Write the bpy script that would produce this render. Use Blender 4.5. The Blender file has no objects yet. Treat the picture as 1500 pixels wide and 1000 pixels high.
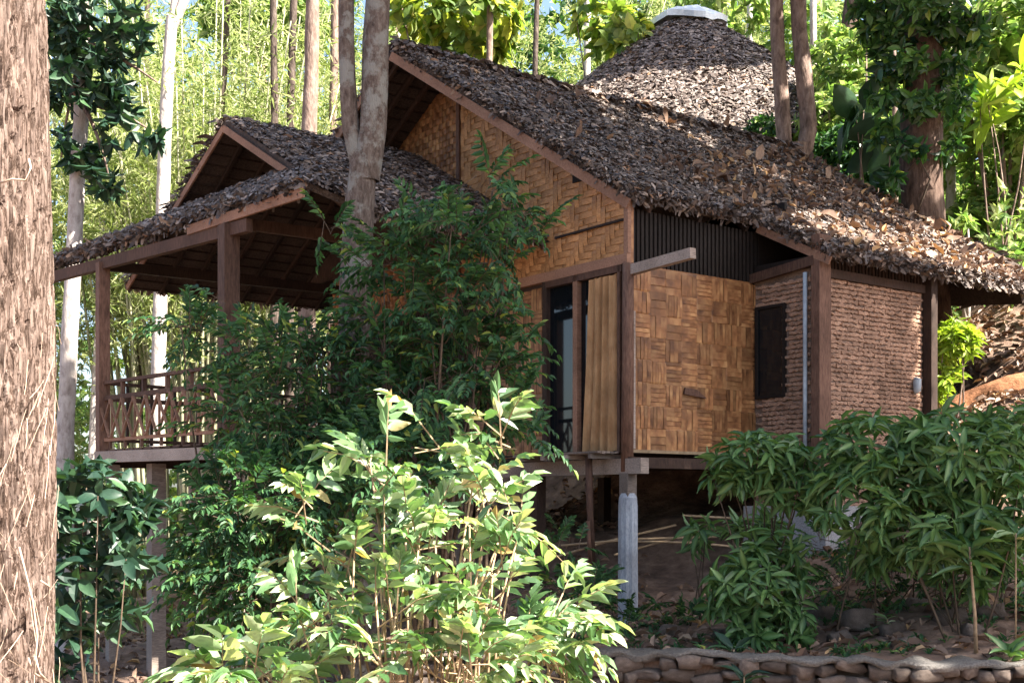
import bpy, bmesh, math, random
import numpy as np
from mathutils import Vector, Matrix, noise
random.seed(7)
R = np.random.default_rng(11)
SC = bpy.context.scene
COL = SC.collection
PI = math.pi

# ------------------------------------------------------------------ camera, world, sun, exposure
cd = bpy.data.cameras.new('camera'); cam = bpy.data.objects.new('camera', cd); COL.objects.link(cam)
cam.location = (0, 0, 1.6); cam.rotation_euler = (PI/2, 0, 0)
cd.sensor_width = 36; cd.lens = 43.2; cd.shift_y = 0.157; cd.clip_end = 2000; cd.clip_start = .05
SC.camera = cam
SUN = Vector((.60, -.33, .73)).normalized()
w = bpy.data.worlds.new('World'); SC.world = w; w.use_nodes = True
nt = w.node_tree; bg = nt.nodes['Background']
sky = nt.nodes.new('ShaderNodeTexSky'); sky.sky_type = 'NISHITA'; sky.sun_disc = False
sky.sun_elevation = math.asin(SUN.z); sky.sun_rotation = math.atan2(SUN.x, SUN.y)
sky.air_density = 1.0; sky.dust_density = 2.5; sky.ozone_density = 1.0
nt.links.new(sky.outputs[0], bg.inputs[0]); bg.inputs[1].default_value = .07
ld = bpy.data.lights.new('sun', 'SUN'); ld.energy = 5.0; ld.angle = math.radians(.5); ld.color = (1, .93, .82)
lo = bpy.data.objects.new('sun', ld); COL.objects.link(lo); lo.rotation_euler = SUN.to_track_quat('Z', 'Y').to_euler()
SC.view_settings.view_transform = 'Standard'; SC.view_settings.look = 'None'
SC.view_settings.exposure = 2.5; SC.view_settings.gamma = 1
SC.cycles.max_bounces = 7; SC.cycles.diffuse_bounces = 4; SC.cycles.transmission_bounces = 4
SC.cycles.sample_clamp_indirect = 6

# ------------------------------------------------------------------ materials
def mat(name, rough=.8):
    m = bpy.data.materials.new(name); m.use_nodes = True
    b = m.node_tree.nodes['Principled BSDF']; b.inputs['Roughness'].default_value = rough
    return m, m.node_tree, b
def N(t, kind, **kw):
    n = t.nodes.new(kind)
    for k, v in kw.items():
        if k in n.inputs: n.inputs[k].default_value = v
        else: setattr(n, k, v)
    return n
def rndnode(t):
    a = N(t, 'ShaderNodeAttribute', attribute_name='rnd')
    o = N(t, 'ShaderNodeObjectInfo')
    s = N(t, 'ShaderNodeMath', operation='ADD'); t.links.new(a.outputs['Fac'], s.inputs[0]); t.links.new(o.outputs['Random'], s.inputs[1])
    f = N(t, 'ShaderNodeMath', operation='FRACT'); t.links.new(s.outputs[0], f.inputs[0])
    return f.outputs[0]
def ramp(t, fac, stops):
    r = N(t, 'ShaderNodeValToRGB'); e = r.color_ramp.elements
    while len(e) < len(stops): e.new(.5)
    for el, (p, c) in zip(e, stops): el.position = p; el.color = (*c, 1)
    t.links.new(fac, r.inputs[0]); return r.outputs[0]
def leafmat(name, stops, trans=.35, rough=.45, spec=.5, vein=None, tint=(1.25, 1.35, .55)):
    m, t, b = mat(name, rough)
    b.inputs['Specular IOR Level'].default_value = spec
    c = ramp(t, rndnode(t), stops)
    tc = N(t, 'ShaderNodeTexCoord'); nz = N(t, 'ShaderNodeTexNoise', Scale=6.0, Detail=3.0)
    t.links.new(tc.outputs['Object'], nz.inputs['Vector'])
    mx = N(t, 'ShaderNodeMixRGB', blend_type='MULTIPLY'); mx.inputs[0].default_value = .6
    r2 = ramp(t, nz.outputs['Fac'], [(.3, (.6, .62, .6)), (.7, (1.2, 1.2, 1.1))])
    t.links.new(c, mx.inputs[1]); t.links.new(r2, mx.inputs[2]); c = mx.outputs[0]
    if vein:
        a = N(t, 'ShaderNodeAttribute', attribute_name='mid')
        m2 = N(t, 'ShaderNodeMixRGB'); t.links.new(a.outputs['Fac'], m2.inputs[0]); t.links.new(c, m2.inputs[1])
        m2.inputs[2].default_value = (*vein, 1); c = m2.outputs[0]
    t.links.new(c, b.inputs['Base Color'])
    tr = N(t, 'ShaderNodeBsdfTranslucent'); mt = N(t, 'ShaderNodeMixRGB', blend_type='MULTIPLY'); mt.inputs[0].default_value = 1
    t.links.new(c, mt.inputs[1]); mt.inputs[2].default_value = (*tint, 1); t.links.new(mt.outputs[0], tr.inputs[0])
    ms = N(t, 'ShaderNodeMixShader'); ms.inputs[0].default_value = trans
    t.links.new(b.outputs[0], ms.inputs[1]); t.links.new(tr.outputs[0], ms.inputs[2])
    t.links.new(ms.outputs[0], t.nodes['Material Output'].inputs[0])
    return m
def grain(name, stops, scale=(4, 4, 4), nscale=6, rough=.8, bump=.3, bdist=.02, varr=.5, detail=6, spec=.3):
    """wood, bark, soil, concrete: stretched noise through a ramp, with per-piece variation and bump"""
    m, t, b = mat(name, rough); b.inputs['Specular IOR Level'].default_value = spec
    tc = N(t, 'ShaderNodeTexCoord'); mp = N(t, 'ShaderNodeMapping'); mp.inputs['Scale'].default_value = scale
    t.links.new(tc.outputs['Object'], mp.inputs[0])
    ad = N(t, 'ShaderNodeVectorMath', operation='ADD'); rn = rndnode(t)
    sc = N(t, 'ShaderNodeMath', operation='MULTIPLY'); sc.inputs[1].default_value = 37.0; t.links.new(rn, sc.inputs[0])
    t.links.new(mp.outputs[0], ad.inputs[0]); t.links.new(sc.outputs[0], ad.inputs[1])
    nz = N(t, 'ShaderNodeTexNoise', Scale=nscale, Detail=detail, Roughness=.65); t.links.new(ad.outputs[0], nz.inputs['Vector'])
    c = ramp(t, nz.outputs['Fac'], stops)
    v = N(t, 'ShaderNodeMapRange'); v.inputs['To Min'].default_value = 1-varr; v.inputs['To Max'].default_value = 1+varr*.7
    t.links.new(rn, v.inputs[0])
    mx = N(t, 'ShaderNodeMixRGB', blend_type='MULTIPLY'); mx.inputs[0].default_value = 1
    t.links.new(c, mx.inputs[1]); t.links.new(v.outputs[0], mx.inputs[2])
    # large soft stains
    n2 = N(t, 'ShaderNodeTexNoise', Scale=1.7, Detail=4.0); t.links.new(tc.outputs['Object'], n2.inputs['Vector'])
    r2 = ramp(t, n2.outputs['Fac'], [(.35, (.62, .6, .58)), (.62, (1.1, 1.1, 1.1))])
    m3 = N(t, 'ShaderNodeMixRGB', blend_type='MULTIPLY'); m3.inputs[0].default_value = .7
    t.links.new(mx.outputs[0], m3.inputs[1]); t.links.new(r2, m3.inputs[2])
    t.links.new(m3.outputs[0], b.inputs['Base Color'])
    bp = N(t, 'ShaderNodeBump'); bp.inputs['Strength'].default_value = bump; bp.inputs['Distance'].default_value = bdist
    t.links.new(nz.outputs['Fac'], bp.inputs['Height']); t.links.new(bp.outputs[0], b.inputs['Normal'])
    return m
M = {}
M['wood_red'] = grain('reddish_timber', [(.3, (.07, .034, .023)), (.7, (.19, .105, .072))], (3, 3, .6), 12)
M['wood_mid'] = grain('brown_timber', [(.3, (.06, .03, .022)), (.7, (.14, .075, .05))], (3, 3, .8), 12)
M['wood_dark'] = grain('dark_timber', [(.3, (.022, .013, .01)), (.7, (.06, .034, .024))], (3, 3, .8), 12)
M['wood_grey'] = grain('weathered_timber', [(.3, (.16, .125, .105)), (.7, (.38, .31, .265))], (1, 6, 6), 12)
M['board'] = grain('pinkish_board', [(.3, (.2, .1, .065)), (.7, (.33, .19, .125))], (1, 4, 4), 10, varr=.15)
M['strip'] = grain('bamboo_strip', [(.25, (.26, .11, .04)), (.55, (.46, .23, .09)), (.8, (.58, .34, .15))], (6, 2, 6), 9, rough=.5, varr=.22, bdist=.006)
M['strip_brown'] = grain('stained_bamboo_strip', [(.28, (.12, .048, .02)), (.48, (.28, .125, .05)), (.78, (.50, .28, .12))], (1, 1, 1), 4.5, rough=.45, varr=.34, bdist=.008, bump=.1, detail=2.5)
M['brick'] = grain('clay_brick', [(.25, (.2, .105, .07)), (.55, (.42, .26, .18)), (.8, (.56, .40, .30))], (5, 5, 9), 7, varr=.25, bump=.8)
M['mortar'] = grain('mortar', [(.3, (.13, .085, .065)), (.7, (.26, .18, .14))], (5, 5, 5), 9, varr=0, bump=.8)
M['concrete'] = grain('concrete', [(.3, (.2, .2, .21)), (.7, (.42, .42, .44))], (5, 5, 5), 8, varr=.1, bump=.4)
M['capstone'] = grain('rough_mortar', [(.3, (.11, .1, .09)), (.7, (.27, .25, .23))], (5, 5, 5), 10, varr=0, bump=1, bdist=.04)
M['painted'] = grain('grey_blue_paint', [(.3, (.25, .28, .33)), (.7, (.45, .49, .55))], (6, 6, 2), 9, varr=.05, bump=.3, bdist=.005)
M['stone'] = grain('field_stone', [(.3, (.10, .075, .06)), (.7, (.33, .26, .22))], (4, 4, 4), 9, varr=.4, bump=.9, bdist=.03)
M['curtain'] = grain('curtain_cloth', [(.3, (.32, .17, .075)), (.7, (.46, .28, .14))], (2, 2, 1), 5, varr=0, bump=.1, bdist=.01)
M['soil'] = grain('forest_soil', [(.3, (.09, .058, .043)), (.5, (.19, .125, .092)), (.72, (.34, .235, .175))], (1, 1, 1), 3.5, rough=.95, bump=1, bdist=.08, varr=0, detail=12)
M['clay'] = grain('red_clay', [(.3, (.17, .07, .03)), (.7, (.33, .15, .075))], (1, 1, 1), 7, rough=.95, bump=1, bdist=.05, varr=0)
M['black'] = grain('painted_shade_black', [(.3, (.009, .006, .005)), (.7, (.02, .013, .01))], varr=0)  # near-black colour carries painted shade for eaves and interior
M['thatch'] = leafmat('dry_leaf_thatch', [(0, (.05, .037, .033)), (.45, (.115, .086, .076)), (.8, (.2, .155, .14)), (.95, (.38, .31, .28)), (1, (.28, .14, .07))], .06, .6, .35, tint=(1, .8, .6))
M['thatch_base'] = grain('thatch_backing', [(.3, (.045, .03, .024)), (.7, (.11, .08, .065))], (2, 2, 2), 14, varr=0, bump=1, bdist=.03)
M['dry'] = leafmat('dry_fallen_leaf', [(0, (.09, .05, .035)), (.5, (.2, .125, .09)), (.85, (.36, .25, .19)), (1, (.5, .3, .13))], .1, .6, .35, tint=(1.1, .8, .5))
M['metal'] = grain('zinc_sheet', [(.3, (.55, .6, .66)), (.7, (.75, .78, .8))], (2, 2, 2), 6, rough=.45, varr=0, bump=.2)
M['pipe'] = grain('grey_pipe', [(.3, (.3, .34, .38)), (.7, (.45, .5, .55))], (2, 2, 2), 6, varr=0)
M['twig'] = grain('green_twig', [(.3, (.26, .17, .1)), (.7, (.48, .35, .22))], (2, 2, 2), 8, varr=.2)
M['twig_dark'] = grain('dark_twig', [(.3, (.05, .035, .025)), (.7, (.13, .09, .06))], (2, 2, 2), 8, varr=.2)
M['fibre'] = grain('pale_rootlet', [(.3, (.3, .22, .16)), (.7, (.5, .4, .32))], (2, 2, 2), 8, varr=.2)
M['bamboo_culm'] = grain('bamboo_culm', [(.3, (.22, .24, .13)), (.55, (.38, .37, .24)), (.8, (.52, .48, .36))], (2, 2, .5), 5, rough=.5, varr=.4)
M['cane'] = grain('cut_bamboo_pole', [(.3, (.26, .18, .1)), (.7, (.42, .31, .2))], (3, 3, 3), 5, rough=.6, varr=.2)
def bark(name, dark, mid, light, zs=.35, ns=9, bd=.03, patch=None, crack=0):
    m, t, b = mat(name, .9); b.inputs['Specular IOR Level'].default_value = .15
    tc = N(t, 'ShaderNodeTexCoord'); mp = N(t, 'ShaderNodeMapping'); mp.inputs['Scale'].default_value = (1, 1, zs)
    t.links.new(tc.outputs['Object'], mp.inputs[0])
    nz = N(t, 'ShaderNodeTexNoise', Scale=ns, Detail=10, Roughness=.7, Distortion=.4); t.links.new(mp.outputs[0], nz.inputs['Vector'])
    vo = N(t, 'ShaderNodeTexVoronoi', Scale=ns*1.6, feature='DISTANCE_TO_EDGE'); t.links.new(mp.outputs[0], vo.inputs['Vector'])
    c = ramp(t, nz.outputs['Fac'], [(.32, dark), (.5, mid), (.68, light)])
    if patch:
        n3 = N(t, 'ShaderNodeTexNoise', Scale=2.6, Detail=5.0, Roughness=.7); t.links.new(tc.outputs['Object'], n3.inputs['Vector'])
        k = ramp(t, n3.outputs['Fac'], [(.5, (0, 0, 0)), (.58, (1, 1, 1))])
        m3 = N(t, 'ShaderNodeMixRGB'); t.links.new(k, m3.inputs[0]); t.links.new(c, m3.inputs[1]); m3.inputs[2].default_value = (*patch, 1); c = m3.outputs[0]
    if crack:
        ms = N(t, 'ShaderNodeMixRGB', blend_type='ADD'); ms.inputs[0].default_value = .09; t.links.new(mp.outputs[0], ms.inputs[1]); t.links.new(nz.outputs['Color'], ms.inputs[2])
        v2 = N(t, 'ShaderNodeTexVoronoi', Scale=crack, feature='DISTANCE_TO_EDGE'); t.links.new(ms.outputs[0], v2.inputs['Vector'])
        k2 = ramp(t, v2.outputs[0], [(.0, (.16, .13, .11)), (.05, (.45, .4, .36)), (.13, (1, 1, 1))])
        m4 = N(t, 'ShaderNodeMixRGB', blend_type='MULTIPLY'); m4.inputs[0].default_value = 1; t.links.new(c, m4.inputs[1]); t.links.new(k2, m4.inputs[2]); c = m4.outputs[0]; vo = v2
    t.links.new(c, b.inputs['Base Color'])
    ad = N(t, 'ShaderNodeMath', operation='MULTIPLY_ADD'); t.links.new(vo.outputs[0], ad.inputs[0]); ad.inputs[1].default_value = .7; t.links.new(nz.outputs['Fac'], ad.inputs[2])
    bp = N(t, 'ShaderNodeBump'); bp.inputs['Strength'].default_value = .9; bp.inputs['Distance'].default_value = bd
    t.links.new(ad.outputs[0], bp.inputs['Height']); t.links.new(bp.outputs[0], b.inputs['Normal'])
    return m
M['bark_big'] = bark('flaky_pinkish_bark', (.10, .068, .054), (.18, .13, .108), (.27, .205, .175), .16, 30, .015, crack=30)
M['bark_grey'] = bark('grey_brown_bark', (.05, .036, .03), (.12, .09, .075), (.2, .165, .14), .4, 20, .02, patch=(.21, .20, .18))
M['bark_pale'] = bark('pale_bark', (.22, .18, .16), (.42, .37, .34), (.55, .5, .47), .4, 10, .015)
M['bark_brown'] = bark('brown_bark', (.08, .055, .045), (.2, .14, .115), (.32, .24, .2), .35, 10, .02)
M['bark_dark'] = bark('dark_bark', (.03, .022, .018), (.08, .06, .05), (.15, .12, .10), .35, 12, .02)
M['bark_red'] = bark('reddish_bark', (.04, .026, .02), (.10, .065, .05), (.18, .125, .1), .3, 11, .02)
M['lf_front'] = leafmat('bush_leaf_painted_glare', [(0, (.05, .12, .04)), (.45, (.15, .27, .12)), (.75, (.32, .43, .23)), (.93, (.55, .6, .4)), (1, (.35, .22, .08))], .36, .38, 1.0)  # palest stop paints sun glare into some of the leaf colours
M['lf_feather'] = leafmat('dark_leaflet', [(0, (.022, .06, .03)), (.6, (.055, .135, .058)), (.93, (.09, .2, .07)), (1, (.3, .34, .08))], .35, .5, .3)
M['lf_broad'] = leafmat('dark_broad_leaf', [(0, (.012, .034, .024)), (.6, (.024, .06, .036)), (1, (.05, .11, .045))], .18, .45, .35)
M['lf_lance'] = leafmat('glossy_lance_leaf', [(0, (.018, .055, .022)), (.6, (.038, .105, .035)), (1, (.085, .18, .05))], .25, .4, .4, vein=(.15, .26, .09))
M['lf_teak'] = leafmat('large_teak_leaf', [(0, (.07, .13, .03)), (.5, (.18, .25, .06)), (.85, (.38, .38, .09)), (1, (.55, .5, .16))], .5, .5, .4)
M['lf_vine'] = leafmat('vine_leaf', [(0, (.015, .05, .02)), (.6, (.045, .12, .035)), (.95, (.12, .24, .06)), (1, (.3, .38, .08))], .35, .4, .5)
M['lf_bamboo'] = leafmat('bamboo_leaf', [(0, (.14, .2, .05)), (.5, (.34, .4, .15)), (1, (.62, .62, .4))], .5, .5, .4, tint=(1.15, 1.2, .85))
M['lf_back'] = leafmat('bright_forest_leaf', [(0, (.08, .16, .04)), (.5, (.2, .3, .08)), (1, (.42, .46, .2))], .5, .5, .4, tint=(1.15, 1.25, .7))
M['lf_lime'] = leafmat('lime_leaf', [(0, (.16, .25, .03)), (.6, (.3, .4, .05)), (1, (.45, .52, .1))], .45, .45, .4)
M['lf_canopy'] = leafmat('canopy_leaf', [(0, (.06, .12, .03)), (1, (.14, .22, .06))], .35, .5, .4)
mg, tg, bgl = mat('window_glass', .03); bgl.inputs['Base Color'].default_value = (.006, .008, .01, 1); bgl.inputs['Specular IOR Level'].default_value = .5
M['glass'] = mg

# ------------------------------------------------------------------ object helpers
def props(o, label=None, cat=None, group=None, kind=None):
    if label: o['label'] = label
    if cat: o['category'] = cat
    if group: o['group'] = group
    if kind: o['kind'] = kind
    return o
def empty(name, loc, label, cat, group=None, rz=0):
    o = bpy.data.objects.new(name, None); COL.objects.link(o); o.location = loc; o.rotation_euler = (0, 0, rz)
    o.empty_display_size = .2
    return props(o, label, cat, group)
def npmesh(name, V, F, m, smooth=False, rnd=None, mid=None):
    """V (n,3); F (m,3) or (m,4) array"""
    V = np.asarray(V, dtype=np.float32); F = np.asarray(F, dtype=np.int32); k = F.shape[1]
    me = bpy.data.meshes.new(name); me.vertices.add(len(V)); me.vertices.foreach_set('co', V.ravel())
    me.loops.add(F.size); me.loops.foreach_set('vertex_index', F.ravel())
    me.polygons.add(len(F)); me.polygons.foreach_set('loop_start', np.arange(0, F.size, k, dtype=np.int32))
    try: me.polygons.foreach_set('loop_total', np.full(len(F), k, dtype=np.int32))
    except Exception: pass
    me.polygons.foreach_set('use_smooth', np.full(len(F), smooth))
    me.update(calc_edges=True)
    if rnd is not None:
        a = me.attributes.new('rnd', 'FLOAT', 'POINT'); a.data.foreach_set('value', np.asarray(rnd, dtype=np.float32))
    if mid is not None:
        a = me.attributes.new('mid', 'FLOAT', 'POINT'); a.data.foreach_set('value', np.asarray(mid, dtype=np.float32))
    me.materials.append(m)
    return me
def link(name, me, parent=None, **kw):
    o = bpy.data.objects.new(name, me); COL.objects.link(o)
    if parent is not None: o.parent = parent
    return props(o, **kw)
def pymesh(name, verts, faces, m, smooth=False):
    me = bpy.data.meshes.new(name); me.from_pydata([tuple(v) for v in verts], [], faces); me.update()
    if smooth: me.polygons.foreach_set('use_smooth', [True]*len(me.polygons))
    me.materials.append(m); return me
class MB:
    """collects boxes / beams / tubes into one mesh"""
    def __init__(s): s.v = []; s.f = []
    def hexa(s, p):
        b = len(s.v); s.v += [Vector(q) for q in p]
        for f in ((0, 3, 2, 1), (4, 5, 6, 7), (0, 1, 5, 4), (1, 2, 6, 5), (2, 3, 7, 6), (3, 0, 4, 7)): s.f.append(tuple(b+i for i in f))
        return s
    def box(s, a, b):
        (x0, y0, z0), (x1, y1, z1) = a, b
        return s.hexa([(x0, y0, z0), (x1, y0, z0), (x1, y1, z0), (x0, y1, z0), (x0, y0, z1), (x1, y0, z1), (x1, y1, z1), (x0, y1, z1)])
    def beam(s, p, q, w, h, up=(0, 0, 1)):
        p = Vector(p); q = Vector(q); d = (q-p).normalized(); u = Vector(up)
        sd = d.cross(u).normalized(); u = sd.cross(d).normalized(); a = sd*w/2; c = u*h/2
        return s.hexa([p-a-c, p+a-c, q+a-c, q-a-c, p-a+c, p+a+c, q+a+c, q-a+c])
    def tube(s, pts, rad, n=6, cap=True):
        pts = [Vector(p) for p in pts]; b = len(s.v)
        for i, p in enumerate(pts):
            d = (pts[min(i+1, len(pts)-1)]-pts[max(i-1, 0)]).normalized()
            a = d.cross(Vector((0, 0, 1)) if abs(d.z) < .9 else Vector((1, 0, 0))).normalized(); c = d.cross(a)
            r = rad[i] if hasattr(rad, '__len__') else rad
            for k in range(n):
                t = 2*PI*k/n; s.v.append(p+a*math.cos(t)*r+c*math.sin(t)*r)
        for i in range(len(pts)-1):
            for k in range(n):
                k2 = (k+1) % n; s.f.append((b+i*n+k, b+i*n+k2, b+(i+1)*n+k2, b+(i+1)*n+k))
        if cap:
            s.f.append(tuple(b+k for k in range(n))[::-1]); s.f.append(tuple(b+(len(pts)-1)*n+k for k in range(n)))
        return s
    def mesh(s, name, m, smooth=False): return pymesh(name, s.v, s.f, m, smooth)
    def build(s, name, m, parent=None, smooth=False, **kw): return link(name, s.mesh(name, m, smooth), parent, **kw)

def at(px, py, d):
    """a point of the place seen at photo pixel (px,py) at distance d"""
    return Vector(((px-750)/1800*d, d, 1.6+(735-py)/1800*d))

# ------------------------------------------------------------------ leaves
def tpl_leaf(fold=.12, droop=.25, fine=False, wmax=.42, coarse=False):
    if not fine and not coarse:
        V = [(0, 0, 0), (.27, .46, fold), (.27, 0, -.02), (.27, -.46, fold), (.66, .4, fold-droop*.4), (.66, 0, -droop*.45), (.66, -.4, fold-droop*.4), (1, 0, -droop)]
        F = [(0, 2, 1), (0, 3, 2), (1, 2, 5), (1, 5, 4), (2, 3, 6), (2, 6, 5), (4, 5, 7), (5, 6, 7)]; mid = [1, 0, 1, 0, 0, 1, 0, 1]
    elif not fine:
        V = [(0, 0, 0), (wmax, .5, fold), (wmax, 0, 0), (wmax, -.5, fold), (1, 0, -droop)]
        F = [(0, 2, 1), (0, 3, 2), (1, 2, 4), (2, 3, 4)]; mid = [1, 0, 1, 0, 1]
    else:
        xs = [.0, .16, .4, .65, .86, 1.0]; ws = [0.03, .34, .5, .42, .2, .0]
        V, F, mid = [], [], []
        for x, wd in zip(xs, ws):
            z = -droop*x*x
            V += [(x, wd, z+fold*wd*2), (x, 0, z), (x, -wd, z+fold*wd*2)]; mid += [0, 1, 0]
        for i in range(len(xs)-1):
            a = i*3; b = a+3
            F += [(a, a+1, b+1), (a, b+1, b), (a+1, a+2, b+2), (a+1, b+2, b+1)]
    return np.array(V, float), np.array(F, int), np.array(mid, float)
def norm(a): return a/np.maximum(np.linalg.norm(a, axis=-1, keepdims=True), 1e-9)
def frames(D, U):
    D = norm(D); S = norm(np.cross(D, U)); U = np.cross(S, D); return D, S, U
def leafmesh(name, P, D, U, L, Wd, tpl, m, smooth=False):
    V, F, mid = tpl; n = len(P); D, S, U = frames(D, U)
    L = np.broadcast_to(L, n)[:, None, None]; Wd = np.broadcast_to(Wd, n)[:, None, None]
    X = P[:, None] + D[:, None]*V[None, :, :1]*L + S[:, None]*V[None, :, 1:2]*Wd + U[:, None]*V[None, :, 2:]*L
    FF = (F[None]+(np.arange(n)*len(V))[:, None, None]).reshape(-1, 3)
    rnd = np.repeat(R.random(n), len(V))
    return npmesh(name, X.reshape(-1, 3), FF, m, smooth, rnd, np.tile(mid, n))
def leaves_split(parent, base, P, D, U, L, Wd, tpl_fine, tpl, m, nparts, pname='leaf', sname='leaf_mass'):
    """the leaves showing largest become parts, the rest one mass"""
    L = np.broadcast_to(L, len(P)).copy(); Wd = np.broadcast_to(Wd, len(P)).copy()
    px = 750+1800*P[:, 0]/P[:, 1]; py = 735-1800*(P[:, 2]-1.6)/P[:, 1]
    inside = (px > 0) & (px < 1500) & (py > 0) & (py < 1000)
    score = L/P[:, 1]*inside*(1.3-.5*R.random(len(P)))*(1-.12*(P[:, 1]-P[:, 1].min()))
    o = np.argsort(-score); a, b = o[:nparts], o[nparts:]
    base = np.array(base)
    if nparts:
        V, F, mid = tpl_fine; mes = []
        for k in range(4):
            W2 = V.copy(); W2[:, 2] += (R.random(len(V))-.5)*.05; W2[:, 2] -= (k-1.5)*.1*V[:, 0]**2; W2[:, 1] += (k-1.5)*.05*V[:, 0]**2
            mes.append(npmesh(pname, W2, F, m, True, np.zeros(len(V)), mid))
        Df, Sf, Uf = frames(D[a], U[a])
        for i, j in enumerate(a):
            ob = bpy.data.objects.new(pname, mes[i % 4]); COL.objects.link(ob); ob.parent = parent
            l, wd = float(L[j]), float(Wd[j]); p = P[j]-base
            d, s, u = Df[i]*l, Sf[i]*wd, Uf[i]*l
            ob.matrix_basis = Matrix(((d[0], s[0], u[0], p[0]), (d[1], s[1], u[1], p[1]), (d[2], s[2], u[2], p[2]), (0, 0, 0, 1)))
    if len(b):
        link(sname, leafmesh(sname, P[b]-base, D[b], U[b], L[b], Wd[b], tpl, m), parent, kind='stuff')
def rdir(n): return norm(R.normal(size=(n, 3)))
def in_blobs(blobs, n, surf=.5):
    """blobs: (px,py,rx,ry,depth,rdepth) -> world points inside ellipsoids, and outward vectors"""
    vol = np.array([b[2]*b[3]*max(b[5], .1) for b in blobs])**.75; cnt = R.multinomial(n, vol/vol.sum()); P, O = [], []
    for b, k in zip(blobs, cnt):
        c = np.array(at(b[0], b[1], b[4])); r = np.array([b[2]/1800*b[4], b[5], b[3]/1800*b[4]])
        q = rdir(k)*(R.random((k, 1))**(1/3*surf)); P.append(c+q*r); O.append(q)
    return np.concatenate(P), np.concatenate(O)
def rosettes(C, A, nl, L, spread=(.2, 1.2), jl=.3):
    """whorls of nl leaves round axis A at C"""
    n = len(C); A = norm(A); T = norm(np.cross(A, rdir(n))); B = np.cross(A, T)
    th = (np.arange(nl)[None]*2.4+R.random((n, 1))*6.28+R.normal(size=(n, nl))*.2)
    el = spread[0]+(spread[1]-spread[0])*R.random((n, nl))
    D = (T[:, None]*np.cos(th)[..., None]+B[:, None]*np.sin(th)[..., None])*np.sin(el)[..., None]+A[:, None]*np.cos(el)[..., None]
    P = C[:, None]+D*.01-A[:, None]*(np.arange(nl)[None, :, None]*.012)
    U = A[:, None]+.25*R.normal(size=(n, nl, 3))
    LL = L*(1-jl+2*jl*R.random((n, nl)))
    return P.reshape(-1, 3), D.reshape(-1, 3), U.reshape(-1, 3), LL.ravel()
def pinnate(C, A, length, npair, L, ang=1.0, droop=.25):
    """feathery twigs starting at C along A with leaflet pairs; returns leaf arrays and twig end points"""
    n = len(C); A = norm(A); up = np.array([0, 0, 1.]); S = norm(np.cross(A, up)+.25*R.normal(size=(n, 3)))
    UU = norm(np.cross(S, A)); P, D, U, LL = [], [], [], []
    length = np.broadcast_to(length, n)[:, None]
    for k in range(npair):
        f = (k+1.)/npair; c = C+A*length*f-up*droop*length*f*f; tang = A-up*droop*2*f
        for sg in (-1, 1):
            a = ang*(1-.35*f)+R.normal(size=(n, 1))*.12
            D.append(norm(tang)*np.cos(a)+S*sg*np.sin(a)+R.normal(size=(n, 3))*.1-up*.12); P.append(c); U.append(UU+R.normal(size=(n, 3))*.25)
            LL.append(L*(.65+.5*math.sin(PI*min(.95, f*.8+.15)))*(.8+.4*R.random(n)))
    P.append(C+A*length-up*droop*length); D.append(A-up*droop*2); U.append(UU); LL.append(L*(.8+.4*R.random(n)))
    return np.concatenate(P), np.concatenate(D), np.concatenate(U), np.concatenate(LL)
def cat4(*a): return tuple(np.concatenate(x) for x in zip(*a))
def stems_to(parent, base, roots, tips, r0, r1, m, name='stem', n=5, wob=.12, parts=True):
    """stems bending from root points to tips"""
    base = Vector(base); allm = MB()
    for i, tp in enumerate(tips):
        tp = Vector(tp); rt = Vector(roots[i % len(roots)]); mb = MB() if parts else allm
        mid = rt.lerp(tp, .5)+Vector((random.uniform(-1, 1), random.uniform(-1, 1), .6))*wob*(tp-rt).length
        mid.x = mid.x*.5+(rt.x*.4+tp.x*.6)*.5
        pts = [((1-t)**2)*rt+2*t*(1-t)*mid+t*t*tp-base for t in (0, .25, .5, .75, 1)]
        mb.tube(pts, [r0+(r1-r0)*t for t in (0, .25, .5, .75, 1)], n)
        if parts: mb.build(name, m, parent, True)
    if not parts: allm.build('twigs', m, parent, True, kind='stuff')

# ------------------------------------------------------------------ ground
CP = np.array([(0, 0, -.1), (-3, 5, -.8), (0, 6, -.9), (3, 6, -.9), (8, 6, -.6), (0, 10.5, -.85), (3, 10, -.8), (5, 9.5, -.75), (9, 9, .0), (-5, 10, -1),
    (1.3, 13, .02), (2.5, 12.6, .1), (3.7, 12.3, .15), (4.9, 12.2, .22), (4.7, 13.2, .45), (6.5, 12.5, .6), (3.2, 14, .2), (5.5, 14.5, 1.0), (7.5, 14, 1.6),
    (1.51, 16, .0), (.3, 15.5, -.3), (2.2, 15.6, .05), (2.6, 17.3, .45), (3.2, 19.3, 1.5), (1, 20, 1.2), (.5, 18, .4), (4.1, 15.9, .9), (5.5, 16.4, 1.5), (6.6, 17, 2.3),
    (6.4, 18.7, 2.7), (7.5, 18.6, 3.3), (9, 20, 4.3), (10.5, 24.5, 6.2), (8, 24, 5), (12, 18, 5.5), (4, 24, 3.2), (4, 29, 5.5), (0, 25, 1.2), (0, 32, 3.5),
    (-3, 12, -1.0), (-5, 17, -1.15), (-3, 18, -.9), (-6, 24, -1.2), (-10, 22, -1.4), (-10, 32, -1), (-18, 30, -1.5), (-6, 40, .5), (-20, 60, 0), (0, 60, 7), (15, 40, 11),
    (25, 60, 18), (30, 20, 12), (20, 5, 4), (-30, 5, -3), (60, 90, 25), (-60, 90, -2), (-60, 10, -5), (60, 0, 10)], float)
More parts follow.
